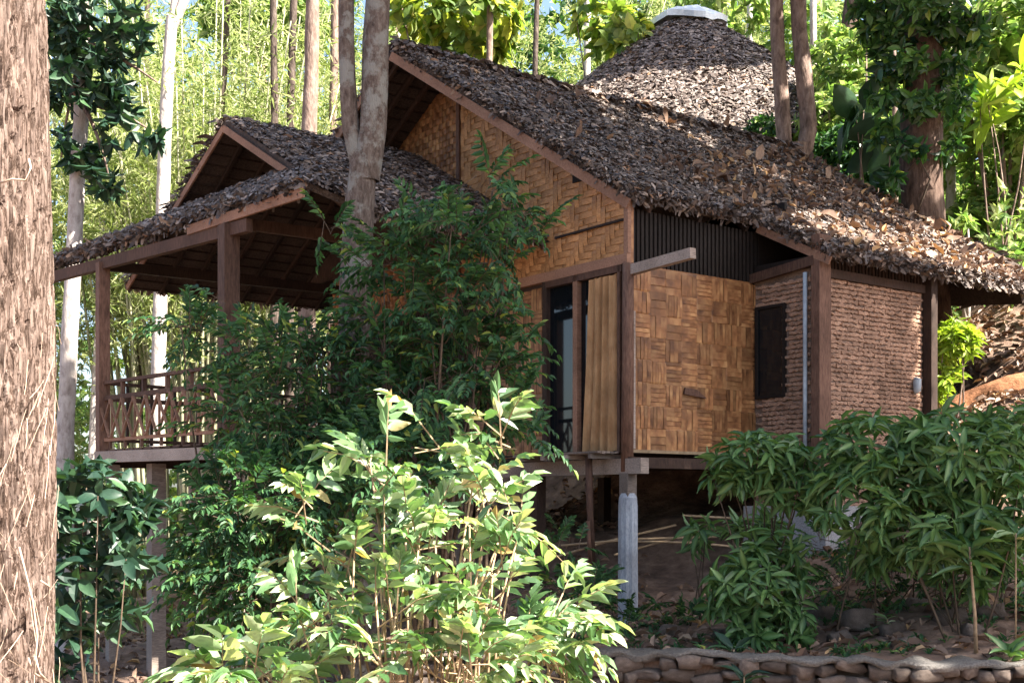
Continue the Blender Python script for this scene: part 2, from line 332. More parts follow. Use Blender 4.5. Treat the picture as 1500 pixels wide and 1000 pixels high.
def zg(x, y):
    x = np.asarray(x, float); y = np.asarray(y, float); sh = x.shape; x = x.ravel(); y = y.ravel()
    d2 = (x[:, None]-CP[None, :, 0])**2+(y[:, None]-CP[None, :, 1])**2
    wg = 1/(d2+.35)**1.7; z = (wg*CP[None, :, 2]).sum(1)/wg.sum(1)
    # retaining wall holds the terrace: below it the ground drops
    wy = wally(x); below = (y < wy) & (x > -2) & (x < 9)
    z = np.where(below, np.minimum(z, -.7), z); 
    return z.reshape(sh)
WA, WB = (-1.2, 12.45), (7.5, 10.35)
def wally(x):
    t = (x-WA[0])/(WB[0]-WA[0]); return WA[1]+(WB[1]-WA[1])*t+.12*np.sin(x*1.3)
def gz(x, y): return float(zg(np.array([x]), np.array([y]))[0])
xs = np.concatenate([[-900, -300, -120, -60], np.linspace(-35, -8, 28), np.linspace(-7.7, 12, 130), np.linspace(13, 40, 28), [60, 120, 300, 900]])
ys = np.concatenate([[-200, -60, -20, -8], np.linspace(-4, 9, 14), np.linspace(9.2, 27, 130), np.linspace(28, 70, 40), [90, 150, 400, 1200]])
XX, YY = np.meshgrid(xs, ys); ZZ = zg(np.clip(XX, -60, 60), np.clip(YY, -10, 90))
fz = np.array([noise.fractal(Vector((x*.9, y*.9, 3.)), 1, 2, 5) for x, y in zip(XX.ravel(), YY.ravel())]).reshape(XX.shape)
ZZ = ZZ+fz*.07
nx, ny = len(xs), len(ys); I = np.arange(nx*ny).reshape(ny, nx)
F = np.stack([I[:-1, :-1], I[:-1, 1:], I[1:, 1:], I[1:, :-1]], -1).reshape(-1, 4)
link('ground', npmesh('ground', np.stack([XX, YY, ZZ], -1).reshape(-1, 3), F, M['soil'], True), kind='structure')
# cut clay bank behind the bathroom
V, Fc = [], []
pc = [at(1340, 640, 19.3), at(1400, 628, 19), at(1440, 612, 18.8), at(1500, 590, 18.6), at(1580, 575, 18.6)]
nr = 10
for i in range(41):
    f = i/40*(len(pc)-1); k = min(int(f), len(pc)-2); p = pc[k].lerp(pc[k+1], f-k)
    for j in range(nr):
        h = j/(nr-1); q = p+Vector((.05*h, .45*h, -.5+1.0*h)); n_ = noise.noise(Vector((q.x*3, q.z*3, q.y)))*.13
        V.append(q+Vector((0, -n_ if j < nr-1 else .3, 0)))
for i in range(40):
    for j in range(nr-1): a = i*nr+j; Fc.append((a, a+nr, a+nr+1, a+1))
link('clay_bank', pymesh('clay_bank', V, Fc, M['clay'], True), kind='structure')

def ground_scatter(name, n, regions, L, m, label, cat, lift=.01, lie=.35, tpl=None):
    P = []
    for (x0, x1, y0, y1, k) in regions:
        q = int(n*k); x = R.uniform(x0, x1, q); y = R.uniform(y0, y1, q); P.append(np.stack([x, y, zg(x, y)+lift+.04*R.random(q)], -1))
    P = np.concatenate(P); n = len(P); D = rdir(n); D[:, 2] *= lie; U = np.array([0, 0, 1.])+R.normal(size=(n, 3))*lie
    LL = L*(.6+.8*R.random(n))
    return link(name, leafmesh(name, P, D, U, LL, LL*.55, tpl or tpl_leaf(.2, .35), m), None, label=label, cat=cat, kind='stuff')
ground_scatter('leaf_litter', 15000, [(-9, 2, 13, 27, .3), (1.2, 8, 11, 17, .07), (5, 14, 16, 29, .6)], .15, M['dry'], 'dry brown leaves strewn over the forest floor and the slope', 'leaf litter')

# ------------------------------------------------------------------ retaining wall of round stones
wl = empty('retaining_wall', (0, 12, -.8), 'low wall of rounded field stones with a mortar cap along the terrace', 'wall')
ob = Vector(wl.location)
smesh = []
for k in range(6):
    bm = bmesh.new(); bmesh.ops.create_icosphere(bm, subdivisions=2, radius=1)
    for v in bm.verts:
        v.co *= 1+.75*noise.noise(v.co*1.6+Vector((k*5, 0, 0))); v.co = Vector([math.copysign(abs(c)**.5, c) for c in v.co])
    me = bpy.data.meshes.new('stone'); bm.to_mesh(me); bm.free(); me.materials.append(M['stone']); me.polygons.foreach_set('use_smooth', [True]*len(me.polygons)); smesh.append(me)
def stone(parent, off, c, sx, sy, sz, name='stone', **kw):
    o = link(name, random.choice(smesh), parent, **kw); o.location = Vector(c)-off; o.scale = (sx, sy, sz)
    o.rotation_euler = (random.uniform(-.3, .3), random.uniform(-.2, .2), random.uniform(-.5, .5)); return o
for row in range(6):
    x = -1.1+row*.07
    while x < 6.6:
        wd = random.uniform(.12, .34); z = .07-row*.14+random.uniform(-.035, .035)
        stone(wl, ob, (x+wd/2, float(wally(x))-.02+random.uniform(-.03, .02), z), wd*.5, random.uniform(.07, .13), random.uniform(.03, .085)); x += wd*.9
V, Fc = [], []
k_ = 0
for i in range(160):
    x = -1.3+i*.052; y = float(wally(x)); n_ = noise.noise(Vector((x*2.3, 0, 0)))*.025
    for (dy, z) in ((-.05, .10), (-.09, .13), (-.05, .165), (.12, .17), (.22, .06), (-.02, -.85)):
        g = noise.noise(Vector((x*5, dy*9, z)))*.06; V.append(Vector((x, y+dy+g, z+n_+g))-ob)
for i in range(159):
    for j in range(5): a = i*6+j; Fc.append((a, a+6, a+7, a+1))
link('mortar_cap', pymesh('mortar_cap', V, Fc, M['capstone'], True), wl)
# mortar behind the stones
MB().hexa([Vector((-1.3, WA[1]+.16, -1.0))-ob, Vector((7.0, WB[1]+.27, -1.0))-ob, Vector((7.0, WB[1]+.4, -1.0))-ob, Vector((-1.3, WA[1]+.3, -1.0))-ob,
           Vector((-1.3, WA[1]+.16, .1))-ob, Vector((7.0, WB[1]+.27, .1))-ob, Vector((7.0, WB[1]+.4, .1))-ob, Vector((-1.3, WA[1]+.3, .1))-ob]).build('mortar_bed', M['mortar'], wl)
STL = ['small stone touching the left side of the largest rounded stone', 'dark stone between the flat stone and the thin sapling stem', 'stone highest up the slope under the large glossy shrub', 'small stone just behind the wall below the flat stone', 'broad stone left of the thin sapling stem on the terrace',
       'stone right beside the thin sapling stem', 'stone at the left foot of the rounded glossy shrub', 'stone farthest left of the rounded glossy shrub near the wall', 'stone right of the thin sapling stem near the picture edge', 'lone stone just right of the grey post base', 'smallest stone resting directly behind the wall cap']
for i, (px, py, d, s) in enumerate([(1210, 886, 14, .26), (1262, 912, 13.2, .28), (1190, 900, 13.6, .15), (1305, 925, 12.8, .17), (1345, 895, 13.4, .2), (1230, 935, 12.7, .16),
                                    (1390, 912, 12.8, .22), (1425, 925, 12.4, .16), (1100, 915, 13.6, .14), (1060, 925, 13.4, .16), (1455, 905, 12.9, .2), (980, 925, 14, .16), (1330, 940, 12.3, .13)]):
    p = at(px, py, d); z = gz(p.x, p.y)
    stone(None, Vector(), (p.x, p.y, z+s*.2), s*.75, s*.6, s*.45, 'rock',
          label=['largest rounded stone half buried in the shade below the right shrubs', 'flat rounded stone lying in front of the largest stone'][i] if i < 2 else STL[i-2], cat='stone', group='stones on the terrace')

# ------------------------------------------------------------------ the house (local x = depth along the ridge, y = along the gable front)
HO = Vector((1.51, 16, 0)); HA = math.atan2(.6, .8)
house = empty('bamboo_house', HO, 'bamboo and brick stilt house with shaggy dry leaf thatch roof', 'house', rz=HA)
def H(x, y, z): return Vector((HO.x+.8*x-.6*y, HO.y+.6*x+.8*y, z))
def toH(p): p = Vector(p)-HO; return Vector((.8*p.x+.6*p.y, -.6*p.x+.8*p.y, p.z))
def hz(x, y): q = H(x, y, 0); return gz(q.x, q.y)
SL = .697
def zr(x, y):   # roof surface height on the right slope
    return 5.6+SL*(y+.1) if y > -.1 else 5.6+.52*(y+.1)
# roof plane polygons (local)
R0 = Vector((-1.1, 4.06, 8.5)); R1 = Vector((7.8, 4.06, 8.5)); E0 = Vector((0, -.1, 5.6)); E1 = Vector((2.4, -.1, 5.6))
X0 = Vector((2.4, -1.35, 4.95)); X1 = Vector((9.1, -1.35, 4.95)); Xm = Vector((8.9, -.1, 5.6))
L0 = Vector((-1.1, 8.9, 6.0)); L1 = Vector((9.1, 8.9, 6.0))
def slab(polys, th, name, m, parent, **kw):
    V, Fc = [], []
    for p in polys:
        p = [Vector(q) for q in p]; n = (p[1]-p[0]).cross(p[2]-p[0]).normalized()
        if n.z < 0: n = -n
        b = len(V); k = len(p); V += [q for q in p]+[q-n*th for q in p]
        Fc.append(tuple(b+i for i in range(k))); Fc.append(tuple(b+k+i for i in range(k))[::-1])
        for i in range(k): j = (i+1) % k; Fc.append((b+i, b+k+i, b+k+j, b+j))
    return link(name, pymesh(name, V, Fc, m), parent, **kw)
def tri_sample(polys, n):
    tr = []
    for p in polys:
        p = [np.array(q, float) for q in p]
        for i in range(1, len(p)-1): tr.append((p[0], p[i], p[i+1]))
    ar = np.array([np.linalg.norm(np.cross(b-a, c-a))/2 for a, b, c in tr]); cnt = R.multinomial(n, ar/ar.sum()); P, NN = [], []
    for (a, b, c), k in zip(tr, cnt):
        u, v = R.random((2, k, 1)); f = u+v > 1; u = np.where(f, 1-u, u); v = np.where(f, 1-v, v)
        P.append(a+(b-a)*u+(c-a)*v); nn = norm(np.cross(b-a, c-a)[None])[0]; nn = nn*(1 if nn[2] > 0 else -1); NN.append(np.tile(nn, (k, 1)))
    return np.concatenate(P), np.concatenate(NN)
TP_TH = (np.array([(0, .35, 0), (0, -.4, .0), (.5, .5, .16), (.5, -.5, .1), (1, .3, -.06), (1, -.25, -.1)], float),
         np.array([(0, 1, 3), (0, 3, 2), (2, 3, 5), (2, 5, 4)]), np.zeros(6))
def thatch(polys, n, L, name, parent, lift=.045, tilt=.5, m=None, down=.0):
    P, NN = tri_sample(polys, n); k = len(P)
    hor = norm(np.cross(NN, np.array([0, 0, 1.]))); dn = np.cross(NN, hor); dn = dn*np.where(dn[:, 2:] > 0, -1, 1)
    th = R.normal(size=(k, 1))*.8
    D = hor*np.cos(th)*np.where(R.random((k, 1)) < .5, -1, 1)+dn*(np.abs(np.sin(th))+down)+NN*(R.random((k, 1))-.35)*.5
    U = NN+R.normal(size=(k, 3))*tilt
    LL = L*(.5+.9*R.random(k)**1.3)
    P = P+NN*(lift*R.random((k, 1))+.015)
    return link(name, leafmesh(name, P, D, U, LL, LL*(.22+.2*R.random(k)), TP_TH, m or M['thatch']), parent, kind='stuff')
def eave_fringe(name, parent, segs, n, L, out=(0, -1, 0)):
    """ragged ends hanging from the edges"""
    P, D = [], []; ln = np.array([(Vector(b)-Vector(a)).length for a, b in segs]); cnt = (n*ln/ln.sum()).astype(int)
    for (a, b), k in zip(segs, cnt):
        a = np.array(a, float); b = np.array(b, float); f = R.random((k, 1)); P.append(a+(b-a)*f+R.normal(size=(k, 3))*.035)
        o = np.cross(b-a, np.array([0, 0, 1.])); o = norm(o[None])[0]
        D.append(R.normal(size=(k, 3))*.6+np.array([0, 0, -.45])+np.array(out)*.5)
    P = np.concatenate(P); D = np.concatenate(D); k = len(P); LL = L*(.4+1.0*R.random(k)**2)
    return link(name, leafmesh(name, P, D, rdir(k), LL, LL*.35, TP_TH, M['thatch']), parent, kind='stuff')

MRIGHT = [[R0, R1, Xm, E0], [E1, Xm, X1, X0]]
MREAR = [[R1, Vector((9.1, 8.9, 6.0)), X1]]
MLEFT = [[R0, R1, L1, L0]]
roof = slab(MRIGHT+MREAR+MLEFT, .11, 'roof', M['thatch_base'], house)
thatch(MRIGHT, 84000, .105, 'thatch', roof, .06)
thatch(MLEFT+MREAR, 14000, .16, 'thatch', roof, .07)
eave_fringe('eave_fringe', roof, [(E0, E1), (X0, X1), (E1, X0)], 3600, .12)
eave_fringe('rake_fringe', roof, [(R0, E0), (R0, L0)], 1500, .1, (-1, 0, 0))
# ridge cap of laid leaves
mb = MB()
for i in range(14):
    a = R0.lerp(R1, i/14.); b = R0.lerp(R1, (i+1.04)/14.)
    dz = .07+random.uniform(-.015, .02)
    mb.hexa([a+Vector((0, -.22, -.15+dz-.02)), b+Vector((0, -.22, -.15+dz-.02)), b+Vector((0, .22, -.15+dz-.02)), a+Vector((0, .22, -.15+dz-.02)), a+Vector((0, -.04, dz)), b+Vector((0, -.04, dz)), b+Vector((0, .04, dz)), a+Vector((0, .04, dz))])
mb.build('ridge_cap', M['thatch_base'], roof)
thatch([[R0+Vector((0, -.25, -.08)), R1+Vector((0, -.25, -.08)), R1+Vector((0, .05, .06)), R0+Vector((0, .05, .06))]], 1500, .17, 'ridge_thatch', roof, .05)
# large fallen leaves lying on the thatch
TF = tpl_leaf(.16, .22, True)
P, NN = tri_sample([[R0+Vector((1, -.3, -.2)), R1, Xm, E0], [E1, Xm, X1, X0]], 300); 
fl_v, fl_f, fl_m = TF; fme = []
for k in range(5):
    q = fl_v.copy(); q[:, 2] += R.normal(size=len(q))*.05+.12*np.sin(q[:, 0]*4+k); fme.append(npmesh('fallen_leaf', q, fl_f, M['dry'], True, np.zeros(len(q)), fl_m*0))
D = rdir(len(P)); U = NN+R.normal(size=(len(P), 3))*.35; D, S, U = frames(D, U)
for i in range(len(P)):
    # more of them towards the far end of the slope
    if random.random() > .3+.09*P[i][0]: continue
    l = random.uniform(.13, .3); wd = l*random.uniform(.5, .75); p = P[i]+NN[i]*.09
    o = bpy.data.objects.new('fallen_leaf', fme[i % 5]); COL.objects.link(o); o.parent = roof
    d, s, u = D[i]*l, S[i]*wd, U[i]*l
    o.matrix_basis = Matrix(((d[0], s[0], u[0], p[0]), (d[1], s[1], u[1], p[1]), (d[2], s[2], u[2], p[2]), (0, 0, 0, 1)))
P, NN = tri_sample([[E1.lerp(R0, .3), R1, Xm, E1], [E1, Xm, X1, X0]], 3000)
D = rdir(len(P)); U = NN+R.normal(size=(len(P), 3))*.6; LL = .07+.11*R.random(len(P))
link('roof_litter', leafmesh('roof_litter', P+NN*.07, D, U, LL, LL*.55, tpl_leaf(.25, .4), M['dry']), roof, kind='stuff')
# barge boards
def barge(a, b, w=.03, h=.13, name='barge_board', m='board', off=Vector((-.03, 0, -.16))):
    return MB().beam(Vector(a)+off, Vector(b)+off, w, h).build(name, M[m], house)
barge(R0+Vector((0, .0, 0)), E0+Vector((0, .05, .03)))
barge(R0+Vector((0, .1, -.02)), L0)
MB().beam(E1+Vector((-.03, 0, -.14)), X0+Vector((-.03, -.02, -.14)), .03, .11).build('barge_board', M['board'], house)
# rafters and battens under the overhang
for k in range(7):
    t = k/6.; a = Vector((-1.0+.15*k, 4.2, 8.3)); 
    MB().beam((-.98+.35*k, 4.1, 8.27), (-.98+.35*k, 8.8, 8.27-.51*4.7-.02), .05, .08).build('rafter', M['wood_dark'], house)
mb = MB()
for k in range(22):
    y = 4.3+k*.21; z = 8.5-.515*(y-4.06)-.145; mb.beam((-1.08, y, z), (1.5, y, z), .03, .025)
mb.build('battens', M['wood_dark'], house, kind='stuff')
for k in range(10):
    x = .35+k*.93
    y0 = -.05 if x < 2.5 else -1.3
    MB().beam((x, y0, zr(x, y0)-.19), (x, 3.9, zr(x, 3.9)-.19), .05, .08).build('rafter', M['wood_dark'], house) if x < 2.5 else None

# ---- gable wall: herringbone of bamboo strips
zb = 4.71
def gtop(y): return min(zr(0, y), 8.5-.515*(y-4.06))-.13 if y > 4.06 else zr(0, y)-.13
gw = link('gable_wall', pymesh('gable_wall', [(.03, 0, zb), (.03, 8.0, zb), (.03, 8.0, gtop(8)), (.03, 4.06, gtop(4.06)), (.03, 0, gtop(0)),
      (.10, 0, zb), (.10, 8.0, zb), (.10, 8.0, gtop(8)), (.10, 4.06, gtop(4.06)), (.10, 0, gtop(0))],
      [(0, 1, 2, 3, 4), (9, 8, 7, 6, 5), (0, 5, 6, 1), (1, 6, 7, 2), (2, 7, 8, 3), (3, 8, 9, 4), (4, 9, 5, 0)], M['strip_brown']), house)
def strip_mesh(l, wd, vert, name='bamboo_strip', m='strip', grooves=0):
    """a strip lying in the local yz plane facing -x, bulged along its length"""
    V, Fc = [], []; n = 4
    for i in range(n+1):
        f = i/n; a = (f-.5)*l; bul = -.009*math.sin(PI*f)**.5-.002 if 0 < i < n else .003
        for b, e in ((-wd/2, .0), (-wd/2+.006, -.004), (wd/2-.006, -.004), (wd/2, .0)):
            V.append((bul+e, b, a) if vert else (bul+e, a, b))
    for i in range(n):
        for j in range(3):
            q = i*4+j; Fc.append((q, q+1, q+5, q+4) if not vert else (q, q+4, q+5, q+1))
    return pymesh(name, V, Fc, M[m])
s_ = .092; strips = []
for vert in (True, False):
    nj, ni = (36, 50)
    rng_a, rng_b = (ni, nj) if vert else (nj, ni)
    for a in range(rng_a):
        run = 0
        for b in range(rng_b+1):
            i, j = (a, b) if vert else (b, a)
            z6 = j % 8; ph = (i+(z6 if z6 < 4 else 8-z6)) % 6
            on = b < rng_b and ((ph < 3) if vert else (ph >= 3))
            if on: run += 1
            if (not on or run >= 4) and run:
                e = b if not on else b+1
                mid = (e-run/2)*s_; cy, cz = ((a+.5)*s_, zb+.1+mid) if vert else (mid, zb+.1+(a+.5)*s_)
                if cz+s_*(run/2 if vert else .5) < gtop(cy)+.02 and .04 < cy < 3.86: strips.append((vert, run, cy, cz))
                run = 0
cache = {}
def strip_obj(parent, vert, run, cy, cz, x, key='strip', L=None):
    k = (key, vert, run)
    if k not in cache: cache[k] = strip_mesh(run*s_-.002, s_-.004, vert, m=key)
    return cache[k]
def shown(cy, cz):
    p = H(0, cy, cz); px = 750+1800*p.x/p.y; py = 735-1800*(p.z-1.6)/p.y
    return py < 260 or px > 830
strips.sort(key=lambda s: (not shown(s[2], s[3]), s[2]))
mbs = [[], []]
for idx, (vert, run, cy, cz) in enumerate(strips):
    if 2.86 < cy < 2.9: pass
    if idx < 290:
        o = link('bamboo_strip', strip_obj(gw, vert, run, cy, cz, 0), gw); o.location = (.02+random.uniform(-.003, .003), cy, cz)
        o.rotation_euler = (random.uniform(-.02, .02), 0, 0)
    else: mbs[0].append((vert, run, cy, cz))
def join_strips(name, items, parent, key='strip', x=.02):
    V, Fc, rn = [], [], []
    for (vert, run, cy, cz) in items:
        me = strip_obj(parent, vert, run, cy, cz, 0, key); b = len(V); r_ = random.random()
        V += [(v.co.x+x, v.co.y+cy, v.co.z+cz) for v in me.vertices]; rn += [r_]*len(me.vertices)
        Fc += [tuple(b+i for i in p.vertices) for p in me.polygons]
    if V: link(name, npmesh(name, V, Fc, M[key], False, rn), parent, kind='stuff')
join_strips('bamboo_strips', mbs[0], gw)
# left plain woven part of the gable (finer weave)
items = []
for i in range(40):
    for j in range(34):
        cy = 3.98+(i+.5)*.1; cz = zb+.1+(j+.5)*.1
        if cz < gtop(cy)-.03: items.append(((i+j) % 2 == 0, 1.22, cy, cz))
join_strips('fine_weave', items, gw, 'strip_brown')
MB().box((-.01, 3.88, zb), (.02, 3.96, gtop(3.9)-.02)).build('cover_strip', M['wood_red'], gw)
MB().box((-.035, -.02, zb), (.03, 8.0, zb+.13)).build('bottom_trim', M['board'], gw)
MB().box((-.03, -.03, zb+.13), (.03, .05, gtop(0)-.02)).build('corner_trim', M['board'], gw)
MB().box((-.02, .05, 5.28), (.015, 1.5, 5.31)).build('seam_batten', M['wood_dark'], gw)
MB().hexa([(-.012, .75, 5.98), (-.012, 1.12, 5.98), (.02, 1.12, 5.98), (.02, .75, 5.98), (-.012, .98, 6.11), (-.012, 1.12, 6.14), (.02, 1.12, 6.14), (.02, .98, 6.11)]).build('vent_gap', M['black'], gw)

# ---- lower front: opening with curtain, glass, posts
MB().box((.05, 1.75, 2.2), (.12, 8.0, zb)).build('front_wall', M['wood_dark'], house)
fw = house.children[-1] if False else [o for o in COL.objects if o.name == 'front_wall'][0]
def bundle_mesh(l, vert, k=5, name='woven_bundle', m='strip_brown'):
    V, Fc = [], []; wd = l/k
    for s in range(k):
        c0 = -l/2+s*wd+random.uniform(0, .002); c1 = c0+wd-random.uniform(.004, .009); dx = random.uniform(-.005, .002)
        l2 = l/2*random.uniform(1.0, 1.07)
        b = len(V)
        for f, bul in ((-1, .004), (-.85, -.004), (0, -.008), (.85, -.004), (1, .004)):
            for c in (c0, c1): V.append((bul+dx, c, f*l2) if vert else (bul+dx, f*l2, c))
        for i in range(4):
            q = b+i*2; Fc.append((q, q+1, q+3, q+2))
    rn = np.repeat(R.random()+.42*R.random(k), 10); return npmesh(name, V, Fc, M[m], False, rn)
BV = [bundle_mesh(.3, True) for _ in range(4)]; BH = [bundle_mesh(.3, False) for _ in range(4)]
for i in range(7):
    for j in range(8):
        if 1.95+.3*i > 3.6: continue
        o = link('woven_bundle', random.choice(BV if (i+j) % 2 else BH), fw); o.location = (.04, 1.95+.3*i, 2.4+.3*j)
mb = MB()   # dark vertical slats behind the porch
for k in range(58): mb.box((.02, 3.75+k*.075, 3.6), (.045, 3.80+k*.075, zb))
mb.build('dark_slats', M['wood_dark'], fw, kind='stuff')
MB().box((-.02, 3.7, 3.5), (.045, 8.0, 3.6)).build('window_rail', M['wood_dark'], fw)
MB().tube([(0, 0.02, 2.0), (0, 0.0, 3.5), (0, 0, zb)], [.085, .08, .075], 10).build('corner_post', M['wood_red'], house, True)
MB().box((-.03, .13, 2.25), (.03, .18, zb)).build('thin_post', M['wood_red'], house)
MB().box((-.03, 1.0, 2.22), (.05, 1.09, zb)).build('window_post', M['board'], house)
MB().box((-.02, 1.68, 2.22), (.06, 1.78, zb)).build('window_post', M['wood_dark'], house)
MB().box((-.03, .1, 4.62), (.05, 1.7, zb)).build('window_head', M['wood_mid'], house)
MB().box((.05, 1.09, 2.25), (.06, 1.68, 4.62)).build('window_pane', M['glass'], house)
MB().box((.05, .76, 2.25), (.06, 1.0, 4.62)).build('window_pane', M['glass'], house)
V, Fc = [], []
for i in range(61):
    f = i/60
    for j in range(15):
        g = j/14; wdt = .56+.16*g; y = .2+f*wdt
        V.append((-.02+.035*math.sin(f*26+.8*math.sin(g*3))+.012*math.sin(f*61), y, 4.6-2.33*g+.015*math.sin(f*26)))
for i in range(60):
    for j in range(14): a = i*15+j; Fc.append((a, a+15, a+16, a+1))
link('curtain', pymesh('curtain', V, Fc, M['curtain'], True), house)
# beams at the corner
MB().beam((.03, -1.15, 4.66), (.03, -.03, 4.62), .1, .13).build('tie_beam', M['wood_grey'], house)
MB().beam((0, -.32, 2.07), (0, 8, 2.07), .14, .2).build('floor_beam', M['wood_grey'], house)
MB().beam((2.3, -.05, 2.12), (-.05, -.05, 2.12), .12, .14).build('floor_beam', M['wood_dark'], house)
for k in range(6): MB().beam((.25+k*1., .2, 2.2), (.25+k*1., 7.9, 2.2), .07, .1).build('joist', M['wood_dark'], house)
for k in range(5): MB().box((-.42+k*.075, .12, 2.24-.01*(k % 2)), (-.355+k*.075, 1.9+.12*(k % 3), 2.265)).build('deck_plank', M['wood_grey'], house)
for k in range(4): MB().beam((-.45, .25+k*.5, 2.2), (.1, .25+k*.5, 2.2), .05, .06).build('deck_joist', M['wood_grey'], house)
for k in range(13): MB().box((.02+k*.45, .05, 2.26), (.46+k*.45, 7.98, 2.29)).build('floor_board', M['wood_dark'], house)
# interior shell so the rooms stay dark
MB().box((6.2, .1, 2.3), (6.28, 7.9, 5.5)).build('rear_wall', M['wood_dark'], house)
MB().box((.12, 7.92, 2.3), (6.2, 8.0, 6.2)).build('left_wall', M['wood_dark'], house)
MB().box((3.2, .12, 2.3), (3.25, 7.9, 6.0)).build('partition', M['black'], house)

# ---- side wall of wide woven bundles
sw = MB().box((.06, .03, 2.26), (2.41, .1, 4.72)).build('side_wall', M['strip_brown'], house)
BVs = [bundle_mesh(.31, True, 3+i % 4) for i in range(14)]; BHs = [bundle_mesh(.31, False, 3+i % 4) for i in range(14)]
for i in range(8):
    for j in range(8):
        hor = (i+j+(1 if random.random() < .12 else 0)) % 2
        o = link('woven_bundle', random.choice(BHs if hor else BVs), sw)
        o.location = (.26+i*.292, .02+random.uniform(-.004, .002), 2.42+j*.302); o.rotation_euler = (0, 0, PI/2)
        o.scale = (1, random.uniform(.97, 1.04), random.uniform(.97, 1.05))
for z in (2.27,): MB().box((.05, -.02, z-.02), (2.41, .03, z+.02)).build('bottom_lath', M['cane'], sw)
MB().box((.06, -.015, 2.3), (.12, .02, 4.1)).build('edge_board', M['wood_grey'], sw)
# patch sticking out of the weave
MB().hexa([(1.0, -.03, 3.06), (1.42, -.035, 3.02), (1.42, .0, 3.02), (1.0, .0, 3.06), (1.03, -.02, 3.15), (1.25, -.03, 3.13), (1.25, .0, 3.13), (1.03, .0, 3.15)]).build('loose_flap', M['wood_mid'], sw)
# vertical slats above the woven wall, under-eave shade painted into their near-black
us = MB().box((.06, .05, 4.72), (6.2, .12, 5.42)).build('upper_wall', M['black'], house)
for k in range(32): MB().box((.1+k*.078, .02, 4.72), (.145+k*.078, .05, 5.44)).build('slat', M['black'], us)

# ---- brick bathroom
bz = 1.2
bath = MB().box((2.45, -1.05, bz), (4.95, .03, 4.78)).build('bathroom_core', M['mortar'], house)
BR = []
for k in range(6):
    V, Fc = [], []; n = 6; l, h = .25, .053
    for i in range(n+1):
        a = (i/n-.5)*l; dz0 = random.uniform(-.012, .012); dz1 = random.uniform(-.013, .013); pr = random.uniform(-.006, .014)
        V += [(a, .02, -h/2+dz0), (a, -.012-pr, -h/2+.006+dz0), (a, -.017-pr, h/2-.014+dz1), (a, -.004, h/2+dz1)]
    for i in range(n):
        for j in range(3): q = i*4+j; Fc.append((q, q+4, q+5, q+1))
    Fc += [(0, 1, 2, 3), (n*4+3, n*4+2, n*4+1, n*4)]
    BR.append(pymesh('brick', V, Fc, M['brick']))
bricks = []
for r in range(int((4.66-bz)/.064)):
    z = bz+.04+r*.064
    for c in range(6):   # front-left face (x = 2.45, y from 0 to -1.05)
        y = -.02-(c+(.5 if r % 2 else 0))*.243
        if y-.12 < -1.06 or y+.1 > .06: continue
        if 3.06 < z < 4.36 and y > -.56: continue
        bricks.append((2.44, y, z, -PI/2))
    for c in range(11):
        x = 2.62+(c+(.5 if r % 2 else 0))*.243
        if x+.12 > 5.0: continue
        bricks.append((x, -1.06, z, 0))
bricks.sort(key=lambda b: (b[2] < 2.1, b[0] > 2.5, -b[2]*0+b[0]))
for i, (x, y, z, rz) in enumerate(bricks):
    if i < 298:
        o = link('brick', random.choice(BR), bath); o.location = (x, y, z+random.uniform(-.004, .004)); o.rotation_euler = (0, random.uniform(-.02, .02), rz); o.scale = (random.uniform(.94, 1.04), random.uniform(.6, 1.3), 1)
V, Fc, rn = [], [], []
for (x, y, z, rz) in bricks[298:]:
    me = random.choice(BR); b = len(V); c, s = math.cos(rz), math.sin(rz); k = random.random()
    for v in me.vertices: V.append((x+v.co.x*c-v.co.y*s, y+v.co.x*s+v.co.y*c, z+v.co.z)); rn.append(k)
    Fc += [tuple(b+i for i in p.vertices) for p in me.polygons]
link('brickwork', npmesh('brickwork', V, Fc, M['brick'], False, rn), bath, kind='stuff')
# window in the front-left face
wf = MB(); wf.box((2.40, -.56, 3.06), (2.46, -.52, 4.36)); wf.box((2.40, -.06, 3.06), (2.46, -.02, 4.36)); wf.box((2.40, -.52, 4.32), (2.46, -.06, 4.36)); wf.box((2.40, -.52, 3.06), (2.46, -.06, 3.1))
wfo = wf.build('window', M['black'], house)
MB().box((2.43, -.52, 3.1), (2.44, -.06, 4.32)).build('pane', M['glass'], wfo)
MB().tube([(2.39, -.93, 1.7), (2.39, -.93, 4.72)], .03, 10).build('drain_pipe', M['pipe'], house, True)
MB().box((2.36, -1.2, 1.3), (2.6, -1.06, 5.2)).build('bathroom_post', M['wood_red'], house)
MB().box((4.85, -1.22, 1.5), (5.0, -1.07, 5.1)).build('bathroom_post', M['wood_dark'], house)
MB().beam((2.38, .1, 4.76), (2.38, -1.1, 4.86), .06, .13).build('wall_plate', M['wood_red'], house)
MB().box((2.6, -1.12, 4.66), (4.85, -1.02, 4.78)).build('wall_plate', M['wood_dark'], house)
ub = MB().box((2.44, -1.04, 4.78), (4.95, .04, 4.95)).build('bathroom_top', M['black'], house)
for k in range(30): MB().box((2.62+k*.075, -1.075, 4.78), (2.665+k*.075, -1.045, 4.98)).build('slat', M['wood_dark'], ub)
MB().box((2.3, -1.35, .7), (5.1, .1, 1.55)).build('foundation', M['concrete'], house)
MB().tube([(4.62, -1.1, 3.4), (4.62, -1.14, 3.38), (4.62, -1.14, 3.22), (4.62, -1.1, 3.18)], [.03, .06, .055, .02], 10).build('soap_holder', M['pipe'], house, True)

